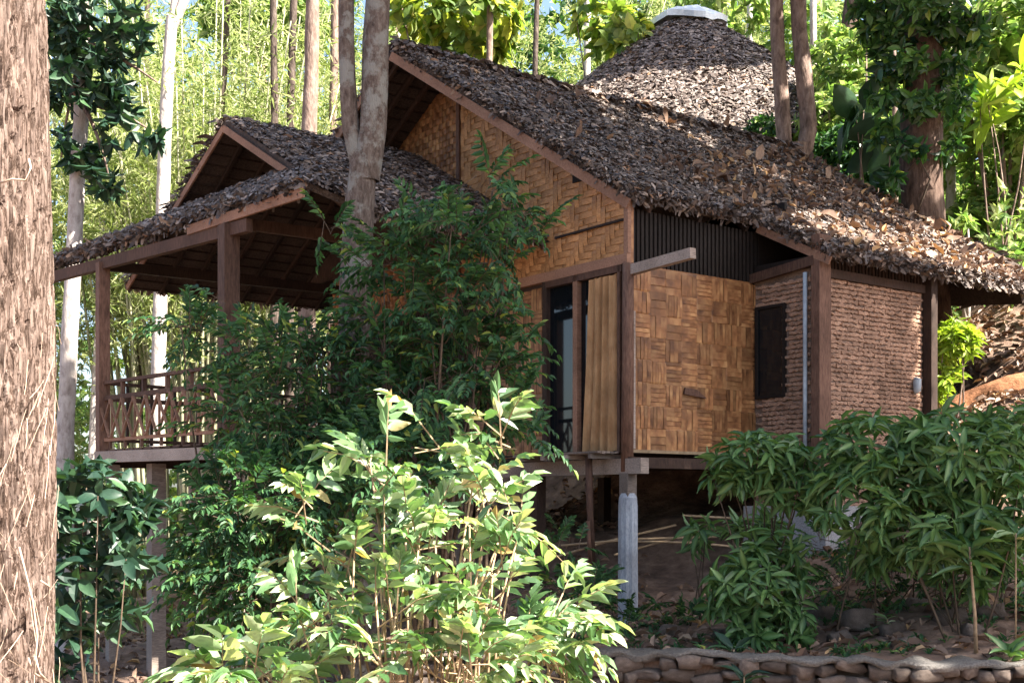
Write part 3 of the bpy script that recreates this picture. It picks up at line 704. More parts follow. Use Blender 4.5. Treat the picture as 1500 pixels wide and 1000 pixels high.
# ---- posts under the house
V, Fc = [], []; nf = 40; hts = [gz(1.51, 16)-.3, .4, 1.0, 1.55, 1.66, 1.72]; rr = [.125, .125, .122, .12, .118, .09]
for i, (z, r) in enumerate(zip(hts, rr)):
    for k in range(nf):
        a = 2*PI*k/nf; q = r*(1+(.05*math.cos(k*PI/2*1.0) if i < 4 else 0)); V.append((math.cos(a)*q, math.sin(a)*q, z))
for i in range(len(hts)-1):
    for k in range(nf): k2 = (k+1) % nf; Fc.append((i*nf+k, i*nf+k2, (i+1)*nf+k2, (i+1)*nf+k))
Fc.append(tuple((len(hts)-1)*nf+k for k in range(nf)))
link('concrete_post', pymesh('concrete_post', V, Fc, M['painted']), house)
MB().box((-.08, -.08, 1.6), (.08, .08, 1.98)).build('post_head', M['wood_grey'], house)
cp = MB()
for k, (x, y) in enumerate([(0, 3.9), (0, 7.9), (3, .4), (3, 3.9), (5.8, .4), (3, 7.9), (0, 1.9), (5.8, 3.9)]):
    MB().box((x-.08, y-.08, hz(x, y)-.3), (x+.08, y+.08, 2.02)).build('stilt', M['wood_dark' if k else 'wood_grey'], house)
a = toH(at(862, 668, 16.2)); b = toH(at(869, 826, 16.2))
MB().tube([a, a.lerp(b, .5)+Vector((0, .02, 0)), b], [.05, .048, .035], 7).build('hanging_pole', M['wood_red'], house, True)
b2 = toH(at(865, 822, 16.15)); a2 = toH(at(861, 762, 16.15)); MB().tube([a2, b2], .028, 6).build('splint', M['wood_red'], house, True)

# ---- porch
DZ = 2.42
Pa = Vector((-3.95, 3.59, 0)); Pb = Vector((-4.47, 7.1, 0)); pd = (Pb-Pa).normalized(); pn = Vector((-pd.y*-1, pd.x*-1, 0))
def pp(f, z, off=0): q = Pa.lerp(Pb, f); return Vector((q.x-off, q.y, z))
def gl(x, y): return hz(x, y)-.3
for (q, sz, top) in ((Pa, .22, 5.32), (Pb, .17, 5.3)):
    MB().box((q.x-sz/2, q.y-sz/2, DZ-.1), (q.x+sz/2, q.y+sz/2, top)).build('porch_post', M['wood_red'], house)
MB().beam(pp(-.14, 5.24), pp(1.55, 5.30), .1, .17).build('porch_beam', M['wood_mid'], house)

MB().beam((Pa.x, Pa.y, 5.36), (0, 3.6, 5.4), .1, .15).build('porch_beam', M['wood_red'], house)
MB().beam((Pb.x, Pb.y, 5.26), (0, 7.6, 5.4), .1, .15).build('porch_beam', M['wood_dark'], house)
MB().beam(pp(-.12, DZ-.16, .05), pp(1.02, DZ-.12, .05), .1, .17).build('deck_beam', M['wood_grey'], house)
MB().beam((Pa.x, Pa.y, DZ-.2), (0, 3.6, DZ-.2), .1, .16).build('deck_beam', M['wood_dark'], house)
MB().beam((Pb.x, Pb.y, DZ-.2), (0, 7.6, DZ-.2), .1, .16).build('deck_beam', M['wood_dark'], house)
for k in range(14):
    f = k/13.; q = pp(f, DZ-.02); MB().beam(q, Vector((0, 3.6+4.2*f, DZ-.02)), .23, .03).build('deck_board', M['wood_red'], house)
for (x, y, s, m_) in [(-3.7, 3.9, .17, 'wood_grey'), (-4.35, 7.0, .17, 'wood_grey'), (-4.0, 6.1, .22, 'wood_grey'), (-3.2, 4.4, .13, 'wood_dark'), (-1.8, 3.8, .15, 'wood_dark'), (-1.5, 7, .17, 'wood_grey'), (-3.2, 6.6, .14, 'wood_grey')]:
    MB().box((x-s/2, y-s/2, gl(x, y)), (x+s/2, y+s/2, DZ-.24)).build('stilt', M[m_], house)
MB().beam((-4.1, 4.8, .15), (-3.3, 3.6, .1), .05, .12).build('brace', M['wood_red'], house)
# railing
rail = MB().beam(pp(0, 3.44), pp(1, 3.44), .07, .05).build('railing', M['wood_red'], house)
MB().beam(pp(0, 3.2), pp(1, 3.2), .06, .07).build('rail', M['wood_red'], rail)
MB().beam(pp(0, 2.56), pp(1, 2.56), .05, .05).build('rail', M['board'], rail)
for f in (.02, .27, .45, .64, .82, .98): MB().box(tuple(pp(f, 3.22)-Vector((.03, .03, 0))), tuple(pp(f, 3.42)+Vector((.03, .03, 0)))).build('baluster', M['wood_red'], rail)
for f in (.06, .2, .33, .5, .66, .8, .93): MB().box(tuple(pp(f, 2.42)-Vector((.02, .02, 0))), tuple(pp(f, 2.54)+Vector((.02, .02, 0)))).build('baluster', M['wood_red'], rail)
nc = 10
for k in range(nc+1):
    f = k/nc
    MB().beam(pp(f, 2.58, .03), pp(f, 3.17, .03), .03, .03, (1, 0, 0)).build('lattice_slat', M['board'], rail)
    if k < nc:
        g = (k+1)/nc
        MB().beam(pp(f, 3.17, .05), pp(g, 2.58, .05), .026, .036, (1, 0, 0)).build('lattice_slat', M['board'], rail)
        MB().beam(pp(g, 3.17, .065), pp(f, 2.58, .065), .026, .036, (1, 0, 0)).build('lattice_slat', M['board'], rail)
side = MB().beam((Pb.x, Pb.y, 3.44), (0, 7.7, 3.44), .07, .05).build('railing', M['wood_red'], house)
MB().beam((Pb.x, Pb.y, 3.2), (0, 7.7, 3.2), .06, .07).build('rail', M['wood_red'], side)
MB().beam((Pb.x, Pb.y, 2.56), (0, 7.7, 2.56), .05, .05).build('rail', M['wood_red'], side)
for k in range(12):
    f = k/11; q = Vector((Pb.x, Pb.y, 0)).lerp(Vector((0, 7.7, 0)), f); MB().box((q.x-.02, q.y-.02, 2.5), (q.x+.02, q.y+.02, 3.42)).build('lattice_slat', M['wood_dark'], side)
# boards behind the lattice on the far side

# porch roof
A = Vector((-3.24, 5.31, 7.3)); AL = Vector((-3.47, 8.9, 5.33)); AR = Vector((-3.02, 1.71, 5.3)); A2 = Vector((.5, 5.31, 7.3)); AL2 = Vector((.5, 8.9, 5.33)); AR2 = Vector((.0, 1.71, 5.3))
EL = Vector((-4.73, 9.05, 5.56)); ER = Vector((-3.69, 1.81, 5.56)); UL = A.lerp(AL, .52)+Vector((.3, 0, -.02)); UR = A.lerp(AR, .5)+Vector((.3, 0, 0))
pr = slab([[A, A2, AL2, AL], [A, A2, AR2, AR]], .1, 'porch_roof', M['thatch_base'], house)
thatch([[A, A2, AR2, AR]], 24000, .1, 'thatch', pr, .06); thatch([[A, A2, AL2, AL]], 5000, .2, 'thatch', pr, .06)
eave_fringe('eave_fringe', pr, [(AR, AR2), (AL, AL2)], 1500, .12, (0, 0, 0)); eave_fringe('rake_fringe', pr, [(A, AL)], 500, .09, (-1, 0, 0))
sk = slab([[EL, ER, UR, UL]], .045, 'skirt_roof', M['thatch_base'], house)
slab([[ER, UR, AR+Vector((.3, .0, .0))]], .08, 'skirt_return', M['thatch_base'], sk)
thatch([[EL, ER, UR, UL]], 11000, .11, 'thatch', sk, .06); thatch([[ER, UR, AR+Vector((.5, 0, -.05))]], 800, .16, 'thatch', sk, .08)
eave_fringe('eave_fringe', sk, [(EL, ER)], 2600, .13, (-1, 0, 0)); eave_fringe('hip_fringe', sk, [(EL, UL)], 450, .13, (-.5, 0, .6))
o_ = Vector((-.03, 0, -.14))
MB().beam(A+o_, A.lerp(AL, .97)+o_, .03, .1).build('barge_board', M['board'], house)
MB().beam(A+o_, A.lerp(AR, .55)+o_, .03, .1).build('barge_board', M['board'], house)
MB().beam(ER.lerp(EL, .375)+Vector((-.06, 0, -.17)), ER+Vector((-.06, 0, -.13)), .04, .13).build('fascia_board', M['board'], house)
for k in range(7):
    x = -2.9+k*.5; MB().beam((x, 5.35, 7.1), (x, 8.8, 5.22), .05, .07).build('rafter', M['wood_dark'], house)
    MB().beam((x, 5.25, 7.1), (x, 1.8, 5.2), .05, .07).build('rafter', M['wood_dark'], house)
mb = MB()
for k in range(18):
    f = (k+.5)/18; a = A.lerp(AL, f); mb.beam(a+Vector((.02, 0, -.125)), (.4, a.y, a.z-.125), .03, .025)
mb.build('battens', M['wood_dark'], house, kind='stuff')
for k in range(9):
    f = k/8; a = EL.lerp(ER, f); b = UL.lerp(UR, f); MB().beam(a+Vector((0, 0, -.12)), b+Vector((0, 0, -.13)), .04, .05).build('skirt_rafter', M['wood_dark'], house)
# dark weave closing the gablet deep inside
MB().hexa([(-.4, 2.4, 5.5), (-.4, 8.2, 5.5), (-.35, 8.2, 5.5), (-.35, 2.4, 5.5), (-.4, 5.2, 7.1), (-.4, 5.4, 7.1), (-.35, 5.4, 7.1), (-.35, 5.2, 7.1)]).build('gablet_weave', M['wood_dark'], house)
# small light shade under the roof seen through the leaves
lamp = MB().tube([toH(at(489, 494, 17.2)), toH(at(489, 486, 17.2)), toH(at(489, 478, 17.2))], [.045, .075, .04], 10).build('lampshade', M['lf_lime'], house, True)

# poles lying under the house
for i, (a, b) in enumerate([((930, 792), (1100, 802)), ((820, 798), (1050, 785)), ((790, 822), (990, 768)), ((1000, 754), (1180, 770)), ((900, 812), (1120, 756))]):
    mb = MB(); A_, B_ = at(*a, 16.9), at(*b, 16.9+.3*i); mb.tube([A_, A_.lerp(B_, .5)+Vector((0, 0, .03)), B_], .018, 6)
    mb.build('bamboo_pole', M['cane'], None, True, label=['thin cane pole slanting gently down to the right behind the grey post', 'thin cane pole nearly level under the floor beam', 'thin cane pole rising to the right from the bush', 'highest thin cane pole against the shaded bank', 'thin cane pole rising to the right behind the grey post'][i], cat='pole', group='canes under the house')

# ------------------------------------------------------------------ second thatched roof uphill
h2 = empty('thatched_hall', (4.9, 34, 7.9), 'round hipped leaf roof with zinc cap rising behind the main roof', 'building')
prof = [(.0, 7.0), (.6, 6.85), (1.45, 6.15), (2.35, 5.4), (3.3, 4.55), (4.3, 3.6), (5.4, 2.4)]
def ring(r, z, k, n=48):
    a = 2*PI*k/n; c, s = math.cos(a), math.sin(a); q = 1/((abs(c)**2.5+abs(s)**2.5)**(1/2.5)); return Vector((c*r*q*1.08, s*r*q*.95, z))
V, Fc, pol = [], [], []
for r, z in prof:
    for k in range(48): V.append(ring(r, z, k))
for i in range(len(prof)-1):
    for k in range(48):
        k2 = (k+1) % 48; Fc.append((i*48+k, i*48+k2, (i+1)*48+k2, (i+1)*48+k))
        if i >= 1: pol.append([V[i*48+k], V[i*48+k2], V[(i+1)*48+k2], V[(i+1)*48+k]])
rf2 = link('roof', pymesh('roof', V, Fc, M['thatch_base'], False), h2)
front = [p for p in pol if (p[0]+p[2]).y < 3]
thatch(front, 40000, .16, 'thatch', rf2, .05, .5)
V, Fc = [], []
for i, (r, z) in enumerate([(.05, 7.3), (.5, 7.24), (.95, 6.95), (.93, 6.8)]):
    for k in range(24): q = ring(r, z, k, 24); V.append(q*1.0+Vector((q.x*.12*math.sin(k*1.1), q.y*.1*math.cos(k*1.7), .02*(k % 2)+.07*math.sin(k*.9)*(i > 1))))
for i in range(3):
    for k in range(24): k2 = (k+1) % 24; Fc.append((i*24+k, i*24+k2, (i+1)*24+k2, (i+1)*24+k))
link('zinc_cap', pymesh('zinc_cap', V, Fc, M['metal']), h2)
for k in range(8):
    a = k*PI/4; MB().tube([(math.cos(a)*3.2, math.sin(a)*3.2, -1.5), (math.cos(a)*3.2, math.sin(a)*3.2, 4.5)], .1, 8).build('post', M['wood_dark'], h2, True)
MB().box((-2.4, -2.4, -1), (2.4, 2.4, 4.2)).build('wall', M['wood_dark'], h2)

# ------------------------------------------------------------------ trees
def trunk_mesh(pts, rad, m, nseg=12, step=.25, rough=.08, seed=0, fs=2.0):
    pts = [Vector(p) for p in pts]; out = []; rr = []
    for i in range(len(pts)-1):
        n = max(1, int((pts[i+1]-pts[i]).length/step))
        for k in range(n):
            t = k/n; p0 = pts[max(i-1, 0)]; p1 = pts[i]; p2 = pts[i+1]; p3 = pts[min(i+2, len(pts)-1)]
            out.append(.5*((2*p1)+(p2-p0)*t+(2*p0-5*p1+4*p2-p3)*t*t+(3*p1-p0-3*p2+p3)*t**3)); rr.append(rad[i]+(rad[i+1]-rad[i])*t)
    out.append(pts[-1]); rr.append(rad[-1]); V, Fc = [], []
    for i, (p, r) in enumerate(zip(out, rr)):
        for k in range(nseg):
            a = 2*PI*k/nseg; d = Vector((math.cos(a), math.sin(a), 0))
            q = r*(1+rough*noise.noise(Vector((d.x*fs+seed*9, d.y*fs, p.z*1.3)))*2+rough*.5*noise.noise(Vector((d.x*5, d.y*5+seed, p.z*4))))
            V.append(p+d*q)
    for i in range(len(out)-1):
        for k in range(nseg): k2 = (k+1) % nseg; Fc.append((i*nseg+k, i*nseg+k2, (i+1)*nseg+k2, (i+1)*nseg+k))
    return pymesh('trunk', V, Fc, m, True)
def crown_leaves(tree, base, C, Rd, n, L, m, name='crown', nl=7, surf=.7, wr=.5):
    k = max(1, n//nl); q = rdir(k)*(R.random((k, 1))**(1/3*surf)); P = np.array(C)+q*np.array(Rd)
    A = q*.6+np.array([0, 0, .6])+R.normal(size=(k, 3))*.4
    P, D, U, LL = rosettes(P, A, nl, L, (.5, 1.7)); 
    return link(name, leafmesh(name, P-np.array(base), D, U, LL, LL*wr, tpl_leaf(.12, .2), m), tree)
def tree(name, label, px, m, d, rad, top=None, limbs=(), crown=None, group=None, cm='lf_canopy', crL=.45):
    """px: list of (px,py) from low to high; the trunk starts in the ground"""
    P = [at(a, b, d) for a, b in px]; g = gz(P[0].x, P[0].y)
    base = Vector((P[0].x, P[0].y, g-.1)); pts = [Vector((P[0].x, P[0].y, g-.3))]+[p for p in P if p.z > g+.3]
    if top: pts.append(pts[-1]+Vector(top))
    rr = [rad*1.15]+[rad*(1-.35*i/len(pts)) for i in range(1, len(pts))]
    t = empty(name, base, label, 'tree', group)
    link('trunk', trunk_mesh([p-base for p in pts], rr, M[m], 12, .3, .07, random.random()*9), t)
    for (lp, lr) in limbs:
        q = [at(a, b, d)-base for a, b in lp]; link('limb', trunk_mesh(q, [lr*(1-.25*i/len(q)) for i in range(len(q))], M[m], 10, .3, .07, random.random()*9), t)
    if crown:
        for (c, r_, n) in crown: crown_leaves(t, base, c, r_, n, crL, M[cm])
    return t, base

# the big foreground trunk at the left edge
bt = empty('foreground_tree', (-2.07, 4.6, -.9), 'massive flaky pinkish trunk filling the left edge', 'tree')
ns, nz_ = 280, 480; V = np.zeros((nz_, ns, 3))
zz = np.linspace(-.1, 5.6, nz_)
for i, z in enumerate(zz):
    for k in range(ns):
        a = 2*PI*k/ns; c, s = math.cos(a), math.sin(a); r0 = .325-.012*(z-1.5)+.03*noise.noise(Vector((c*1.5, s*1.5, z*.7)))
        if s < .35:
            v = Vector((c*20+1.2*noise.noise(Vector((c*7, s*7, z*5))), s*20, z*3.4+1.5*noise.noise(Vector((c*4, s*4, z))))); dd, _ = noise.voronoi(v)
            e = min(1, (dd[1]-dd[0])*5); e2 = noise.fractal(Vector((c*14, s*14, z*3)), .7, 2.2, 5)
            v2 = noise.noise(Vector((c*30, s*30, z*2.2)))
            r = r0+.017*e*e*(3-2*e)+.005*e2+.004*v2
        else: r = r0
        V[i, k] = (c*r, s*r, z)
I = np.arange(nz_*ns).reshape(nz_, ns); J = np.roll(I, -1, 1)
F = np.stack([I[:-1], J[:-1], J[1:], I[1:]], -1).reshape(-1, 4)
link('trunk', npmesh('trunk', V.reshape(-1, 3), F, M['bark_big'], False), bt)
crown_leaves(bt, bt.location, (-2.6, 3.2, 8.2), (2.6, 2.4, 1.3), 1500, .3, M['lf_canopy'])
link('limb', trunk_mesh([(0, 0, 5.4), (-.3, -.4, 7), (-.7, -1.4, 9)], [.26, .2, .1], M['bark_big'], 12), bt)
# fibrous rootlets clinging to it
mb = MB()
for k in range(300):
    a = random.uniform(-PI, 0.1); z = random.choice([random.uniform(.2, 3.2), random.uniform(.6, 2.9)]); pts = []; dz = random.uniform(-.05, -.015); da = random.uniform(-.3, .3)
    for j in range(5): aa = a+da*j/4; r = .362+random.uniform(0, .006); pts.append((math.cos(aa)*r, math.sin(aa)*r, z+dz*j))
    mb.tube(pts, random.uniform(.0008, .0018), 3, False)
mb.build('rootlets', M['fibre'], bt, kind='stuff')
def onbig(px, py, d=4.26): return at(px, py, d)-Vector(bt.location)
for pts in ([(0, 268), (18, 262), (38, 264), (45, 245), (42, 232)], [(28, 800), (48, 880), (55, 930), (50, 985), (78, 1002)], [(45, 975), (42, 962), (52, 960), (58, 985), (72, 998)],
            [(60, 850), (72, 858), (70, 880)]):
    MB().tube([onbig(a, b, 4.24 if a < 62 else 4.4) for a, b in pts], .004, 5).build('vine_stem', M['fibre'], bt, True)

# pale forked tree before the porch
crA = [((1.6, 14.2, 14.4), (3.2, 3.0, 1.5), 3400), ((3.6, 12.4, 13.6), (2.2, 2.2, 1.3), 2200), ((-1.0, 14.5, 15.0), (3, 2.8, 1.5), 1500)]
ft, fb = tree('forked_tree', 'grey mottled forked trunk standing between porch and gable', [(516, 900), (515, 640), (520, 420), (528, 290), (534, 225)], 'bark_grey', 14, .215,
     limbs=[([(531, 265), (514, 190), (508, 100), (507, 0), (500, -200), (520, -600)], .1), ([(534, 265), (546, 190), (550, 100), (554, 0), (565, -200), (600, -640)], .165)], crown=crA)
# twin trunk behind the roof
tree('twin_tree', 'brown twin trunk rising right behind the main roof', [(1170, 420), (1168, 300), (1166, 240), (1165, 212)], 'bark_brown', 24.6, .36,
     limbs=[([(1158, 240), (1149, 205), (1145, 150), (1141, 90), (1137, 0), (1130, -300)], .165), ([(1173, 240), (1184, 190), (1180, 130), (1175, 80), (1169, 0), (1160, -350)], .185)],
     crown=[((7.5, 22, 15.5), (4, 4, 1.6), 2600)])
TR = [  # label, pixel path, bark, depth, radius, limbs
 ('grey slender trunk left of the porch with dark hanging leaves', [(95, 690), (103, 480), (110, 330), (118, 180), (124, 60), (130, -40)], 'bark_pale', 22, .165, ()),
 ('white sunlit trunk forking at the top left of the ridge', [(230, 640), (235, 430), (240, 250), (245, 120), (252, 25)], 'bark_pale', 27, .175, [([(252, 35), (258, -20), (262, -200)], .1), ([(252, 40), (270, 0), (290, -60), (320, -200)], .12)]),
 ('brown patched trunk just left of the forked tree', [(450, 330), (453, 190), (457, 60), (460, -200)], 'bark_brown', 26, .19, ()),
 ('thin dark trunk beside the porch peak, left of two', [(402, 330), (402, 150), (400, 0), (400, -150)], 'bark_dark', 28.5, .1, ()),
 ('thin dark trunk beside the porch peak, right of two', [(424, 330), (426, 150), (430, 0), (432, -150)], 'bark_dark', 29, .11, ()),
 ('slim shaded trunk tight behind the forked tree', [(486, 300), (489, 120), (492, -100)], 'bark_brown', 30, .12, ()),
 ('slim pale trunk just right of the forked tree top', [(582, 300), (585, 60), (587, -100)], 'bark_pale', 34, .1, ()),
 ('slim dark trunk above the main ridge near its left end', [(716, 330), (717, 90), (720, -100)], 'bark_brown', 30, .1, ()),
 ('slim pale trunk left of the second roof', [(858, 330), (860, 90), (862, -100)], 'bark_pale', 38, .13, ()),
 ('thin pale trunk right behind the twin trunk', [(1196, 300), (1192, 100), (1190, -80)], 'bark_pale', 36, .12, ()),
 ('leaning red brown trunk at the top between twin trunk and vine tree', [(1212, 330), (1228, 150), (1245, 30), (1262, -100)], 'bark_red', 32, .26, ()),
 ('lit pale trunk just right of the vine covered tree', [(1392, 420), (1393, 250), (1390, 100), (1388, -60)], 'bark_pale', 30, .14, ()),
 ('very thin pale pole trunk near the right edge', [(1452, 400), (1448, 200), (1442, 60), (1440, -60)], 'bark_pale', 32, .07, ()),
 ('slim pale trunk beside the porch post at the far left', [(135, 690), (140, 560), (144, 470), (150, 300)], 'bark_pale', 30, .11, ()),
 ('faint slim trunk in the bright gap left of the ridge', [(388, 330), (384, 150), (380, -50)], 'bark_pale', 44, .12, ()),
 ('slim pale trunk in the far upper left bamboo', [(362, 330), (360, 130), (356, -50)], 'bark_pale', 46, .1, ()),
 ('thin stem in the bright forest right of the ridge trees', [(1312, 330), (1310, 100), (1305, -50)], 'bark_brown', 34, .08, ()),
 ('dark crooked trunk seen between the white trunk and the porch peak', [(318, 330), (322, 200), (330, 90), (336, -60)], 'bark_dark', 30, .085, ()),
 ('dark slender trunk at the upper left beside the hanging leaves', [(205, 420), (212, 240), (215, 80), (216, -60)], 'bark_dark', 33, .09, ()),
 ('dark slender trunk over the middle of the ridge', [(782, 330), (784, 90), (790, -80)], 'bark_dark', 34, .09, ()),
 ('pale slender trunk nearest the left side of the twin trunk', [(1095, 330), (1098, 60), (1100, -80)], 'bark_pale', 38, .12, ()),
 ('slender shaded trunk at the right edge top', [(1478, 330), (1476, 100), (1470, -50)], 'bark_brown', 36, .09, ()),
]
for lab, px, m_, d, r_, lm in TR: tree('teak_tree', lab, px, m_, d, r_, limbs=lm, group='slender forest trees')
tr105 = [o for o in COL.objects if o.name == 'teak_tree'][0]
# its dark hanging leaves
P, O = in_blobs([(150, 40, 70, 45, 21.5, 1.0), (120, 130, 50, 35, 21.5, .9), (190, 195, 38, 28, 21.5, .6), (110, 215, 40, 18, 21.6, .6), (95, 40, 30, 60, 21.5, .6), (150, 258, 22, 20, 21.5, .4), (175, 140, 35, 25, 21.5, .5)], 170)
P, D, U, LL = rosettes(P, O*.5+np.array([0, 0, -.3])+R.normal(size=P.shape)*.4, 7, .29, (.6, 1.8)); D[:, 2] -= .35
leaves_split(tr105, tr105.location, P, D, U, LL, LL*.42, tpl_leaf(.1, .2, True), tpl_leaf(.12, .2), M['lf_broad'], 150, 'leaf', 'crown')
stems_to(tr105, tr105.location, [at(124, 60, 22), at(120, 150, 22)], [Vector(at(a, b, 21.5)) for a, b in ((200, 60), (220, 190), (90, 230), (160, 260), (230, 120), (80, 100))], .05, .015, M['bark_brown'], 'branch')

# vine covered tree on the right
vt, vb = tree('vine_tree', 'thick reddish trunk hung with dark vines behind the roof end', [(1364, 640), (1362, 470), (1352, 330), (1350, 200), (1352, 80), (1355, -60), (1358, -350)], 'bark_red', 22.5, .44,
     crown=[((11, 18, 16), (4.2, 4, 1.6), 2200)])
P, O = in_blobs([(1330, 20, 50, 36, 22, .8), (1290, 50, 26, 22, 22, .5), (1320, 95, 36, 22, 22, .6), (1300, 140, 26, 18, 22, .4), (1385, 30, 26, 30, 22, .5), (1392, 100, 20, 18, 22, .4), (1345, 150, 26, 18, 21.8, .4), (1300, 195, 22, 14, 22, .4), (1395, 160, 22, 16, 22, .4), (1330, 215, 22, 12, 21.8, .3), (1265, 20, 22, 14, 22, .4), (1425, 50, 22, 18, 22, .4), (1415, 140, 12, 20, 22, .3), (1390, 215, 14, 10, 22, .3), (1310, 260, 14, 12, 22, .3)], 330)
P, D, U, LL = rosettes(P, O+np.array([0, 0, -.2]), 7, .23, (.6, 1.6)); D[:, 2] -= .4
leaves_split(vt, vb, P, D, U, LL, LL*.45, tpl_leaf(.1, .2, True), tpl_leaf(.12, .2), M['lf_vine'], 160, 'vine_leaf', 'vine_leaves')
MB().tube([at(1330, 250, 21.9)-vb, at(1345, 230, 21.8)-vb, at(1362, 262, 21.9)-vb, at(1340, 320, 22)-vb], .02, 5).build('liana', M['twig_dark'], vt, True)

# shade trees standing right of the frame
def shade_tree(x, y, h, crowns, label, rad=.3):
    g = gz(x, y); base = Vector((x, y, g-.2)); t = empty('shade_tree', base, label, 'tree', 'tall trees beside the frame')
    link('trunk', trunk_mesh([Vector(p)-base for p in ((x, y, g-.3), (x+.2, y, g+h*.4), (x-.1, y+.3, h*.85), (x, y, h))], [rad, rad*.8, rad*.6, rad*.3], M['bark_brown'], 10, .5), t)
    for (c, r_, n) in crowns: crown_leaves(t, base, c, r_, n, .46, M['lf_canopy'])
def over(p, h): k = (h-p[2])/SUN.z; return (p[0]+SUN.x*k, p[1]+SUN.y*k, h)
shade_tree(15.5, 8, 17, [(over((4, 16, 3), 15), (2.6, 2.4, 1.2), 2600), (over((3.4, 12.4, 1.2), 14), (2.4, 2.2, 1.2), 2300), (over((5.4, 13.2, 1.6), 14.5), (2.2, 2.0, 1.2), 2000), (over((1.4, 14.5, 1), 14), (1.6, 1.6, 1.1), 1500)], 'tall tree nearest the camera beyond the right edge')
shade_tree(13.5, 12.5, 16, [(over((1.6, 17.3, 6.2), 15.5), (2.6, 2.4, 1.2), 3000), (over((2.6, 18.6, 6.6), 16), (1.9, 1.9, 1.2), 1300), (over((-.6, 12.8, 3.6), 14.5), (2.3, 2.0, 1.2), 2300), (over((-.8, 19, 8), 15.5), (2.2, 2.2, 1.2), 2200), (over((2.0, 16.2, 4.2), 14.2), (1.7, 1.6, 1.0), 2200), (over((-1.7, 13.8, 4.5), 13.5), (1.5, 1.5, 1.2), 1700), (over((-1.7, 13.8, 6.2), 13.0), (1.5, 1.5, 1.2), 1700), (over((-1.7, 13.8, 8.2), 13.5), (1.4, 1.4, 1.1), 1500), (over((-2.5, 15.5, 7), 14.5), (1.6, 1.6, 1.0), 1300)], 'tall tree standing outside the right edge of the picture')
shade_tree(16.5, 17, 18, [(over((5.2, 22, 8), 17), (1.8, 1.6, 1.2), 700), (over((5.2, 16.8, 3.8), 15.5), (1.2, 1.1, 1.0), 700), (over((5.0, 32.5, 13.6), 21), (2.8, 2.0, 1.2), 2600)], 'tall tree uphill beyond the right edge of the picture')

# ------------------------------------------------------------------ bamboo groves and background foliage
TB = tpl_leaf(.1, .25, coarse=True)
def bamboo(label, cx, cy, n, h, spread, nleaf, culm_r=.05, lean=.22, parts=True, z0=0, leafL=.25):
    g = gz(cx, cy); base = Vector((cx, cy, g)); t = empty('bamboo_clump', base, label, 'bamboo', 'bamboo groves'); tops = []
    for k in range(n):
        a = random.uniform(0, 2*PI); r = spread*random.random()**.5; dx, dy = math.cos(a), math.sin(a); ln = lean*random.uniform(.3, 1.3); hh = h*random.uniform(.8, 1.1)
        pts = [(dx*r+dx*ln*hh*f**1.8*1.0, dy*r+dy*ln*hh*f**1.8, hh*f*(1-.06*f*f)-.2) for f in (0, .2, .4, .6, .8, 1)]
        MB().tube(pts, [culm_r*(1-.75*f) for f in (0, .2, .4, .6, .8, 1)], 6).build('culm', M['bamboo_culm'], t, True); tops.append([Vector(p) for p in pts])
    # leaf sprays along culms
    ns_ = nleaf//9; C = np.zeros((ns_, 3)); AA = np.zeros((ns_, 3))
    for i in range(ns_):
        c = random.choice(tops); f = random.uniform(z0, 1); s = f*5; k = min(int(s), 4); p = c[k].lerp(c[k+1], s-k); q = rdir(1)[0]; q[2] = q[2]*.4
        rr = random.random()*h*.16*(.35+f); C[i] = np.array(p)+q*rr+np.array([0, 0, -.1*rr]); AA[i] = q+np.array([0, 0, -.35])
    P, D, U, LL = rosettes(C, AA, 9, leafL, (.2, 1.3)); P = P+D*R.random((len(P), 1))*.25
    link('leaves', leafmesh('leaves', P, D, U, LL, LL*.15, TB, M['lf_bamboo']), t, kind='stuff')
bamboo('tall feathery bamboo grove seen through the porch', -8.0, 31.5, 80, 15, 2.3, 46000, z0=.5, culm_r=.06, lean=.14)
bamboo('bamboo grove behind the white sunlit trunk', -8.4, 38, 30, 18, 1.8, 38000, z0=.33)
bamboo('bamboo grove at the far left behind the slender trunk', -13.0, 31, 20, 14, 1.5, 40000, z0=.25)
bamboo('bamboo grove beyond the porch peak', -6.0, 46, 12, 20, 1.6, 16000, z0=.1)
bamboo('bamboo grove above the middle of the ridge', .9, 42, 16, 19, 1.8, 42000, z0=.1)
bamboo('bamboo grove behind the second roof', 7.6, 46, 16, 20, 2.2, 40000, z0=.1)
def foliage_plant(name, label, cat, blobs, nros, L, m, fine=False, nl=7, wr=.45, group=None, spread=(.5, 1.6), droop=.2, stemM='bark_brown', nst=5, r0=.05, parts=0, aup=.5, rs=.2):
    cx, cy = at(blobs[0][0], blobs[0][1], blobs[0][4]).x, blobs[0][4]; g = gz(cx, cy); base = Vector((cx, cy, g-.1))
    t = empty(name, base, label, cat, group); P0, O = in_blobs(blobs, nros)
    P, D, U, LL = rosettes(P0, O*.7+np.array([0, 0, aup])+R.normal(size=P0.shape)*.3, nl, L, spread); D[:, 2] -= droop
    leaves_split(t, base, P, D, U, LL, LL*wr, tpl_leaf(.1, .25, True), tpl_leaf(.1, .3, True) if fine or L > .3 else tpl_leaf(.12, .25), M[m], parts, 'leaf', 'foliage')
    tips = [Vector(P0[i]) for i in R.choice(len(P0), min(nst, len(P0)), replace=False)]
    stems_to(t, base, [base+Vector((random.uniform(-rs, rs), random.uniform(-rs, rs)*.5, -.1)) for _ in range(8)], tips, r0, r0*.25, M[stemM], 'stem')
    return t, base
foliage_plant('teak_sapling', 'yellow green large leaved sapling above the left ridge end', 'tree', [(690, 35, 70, 40, 31, 1.5), (620, 20, 45, 35, 31, 1.2), (712, 75, 25, 14, 31, .5)], 120, .38, 'lf_teak', wr=.62, nst=8, r0=.07)
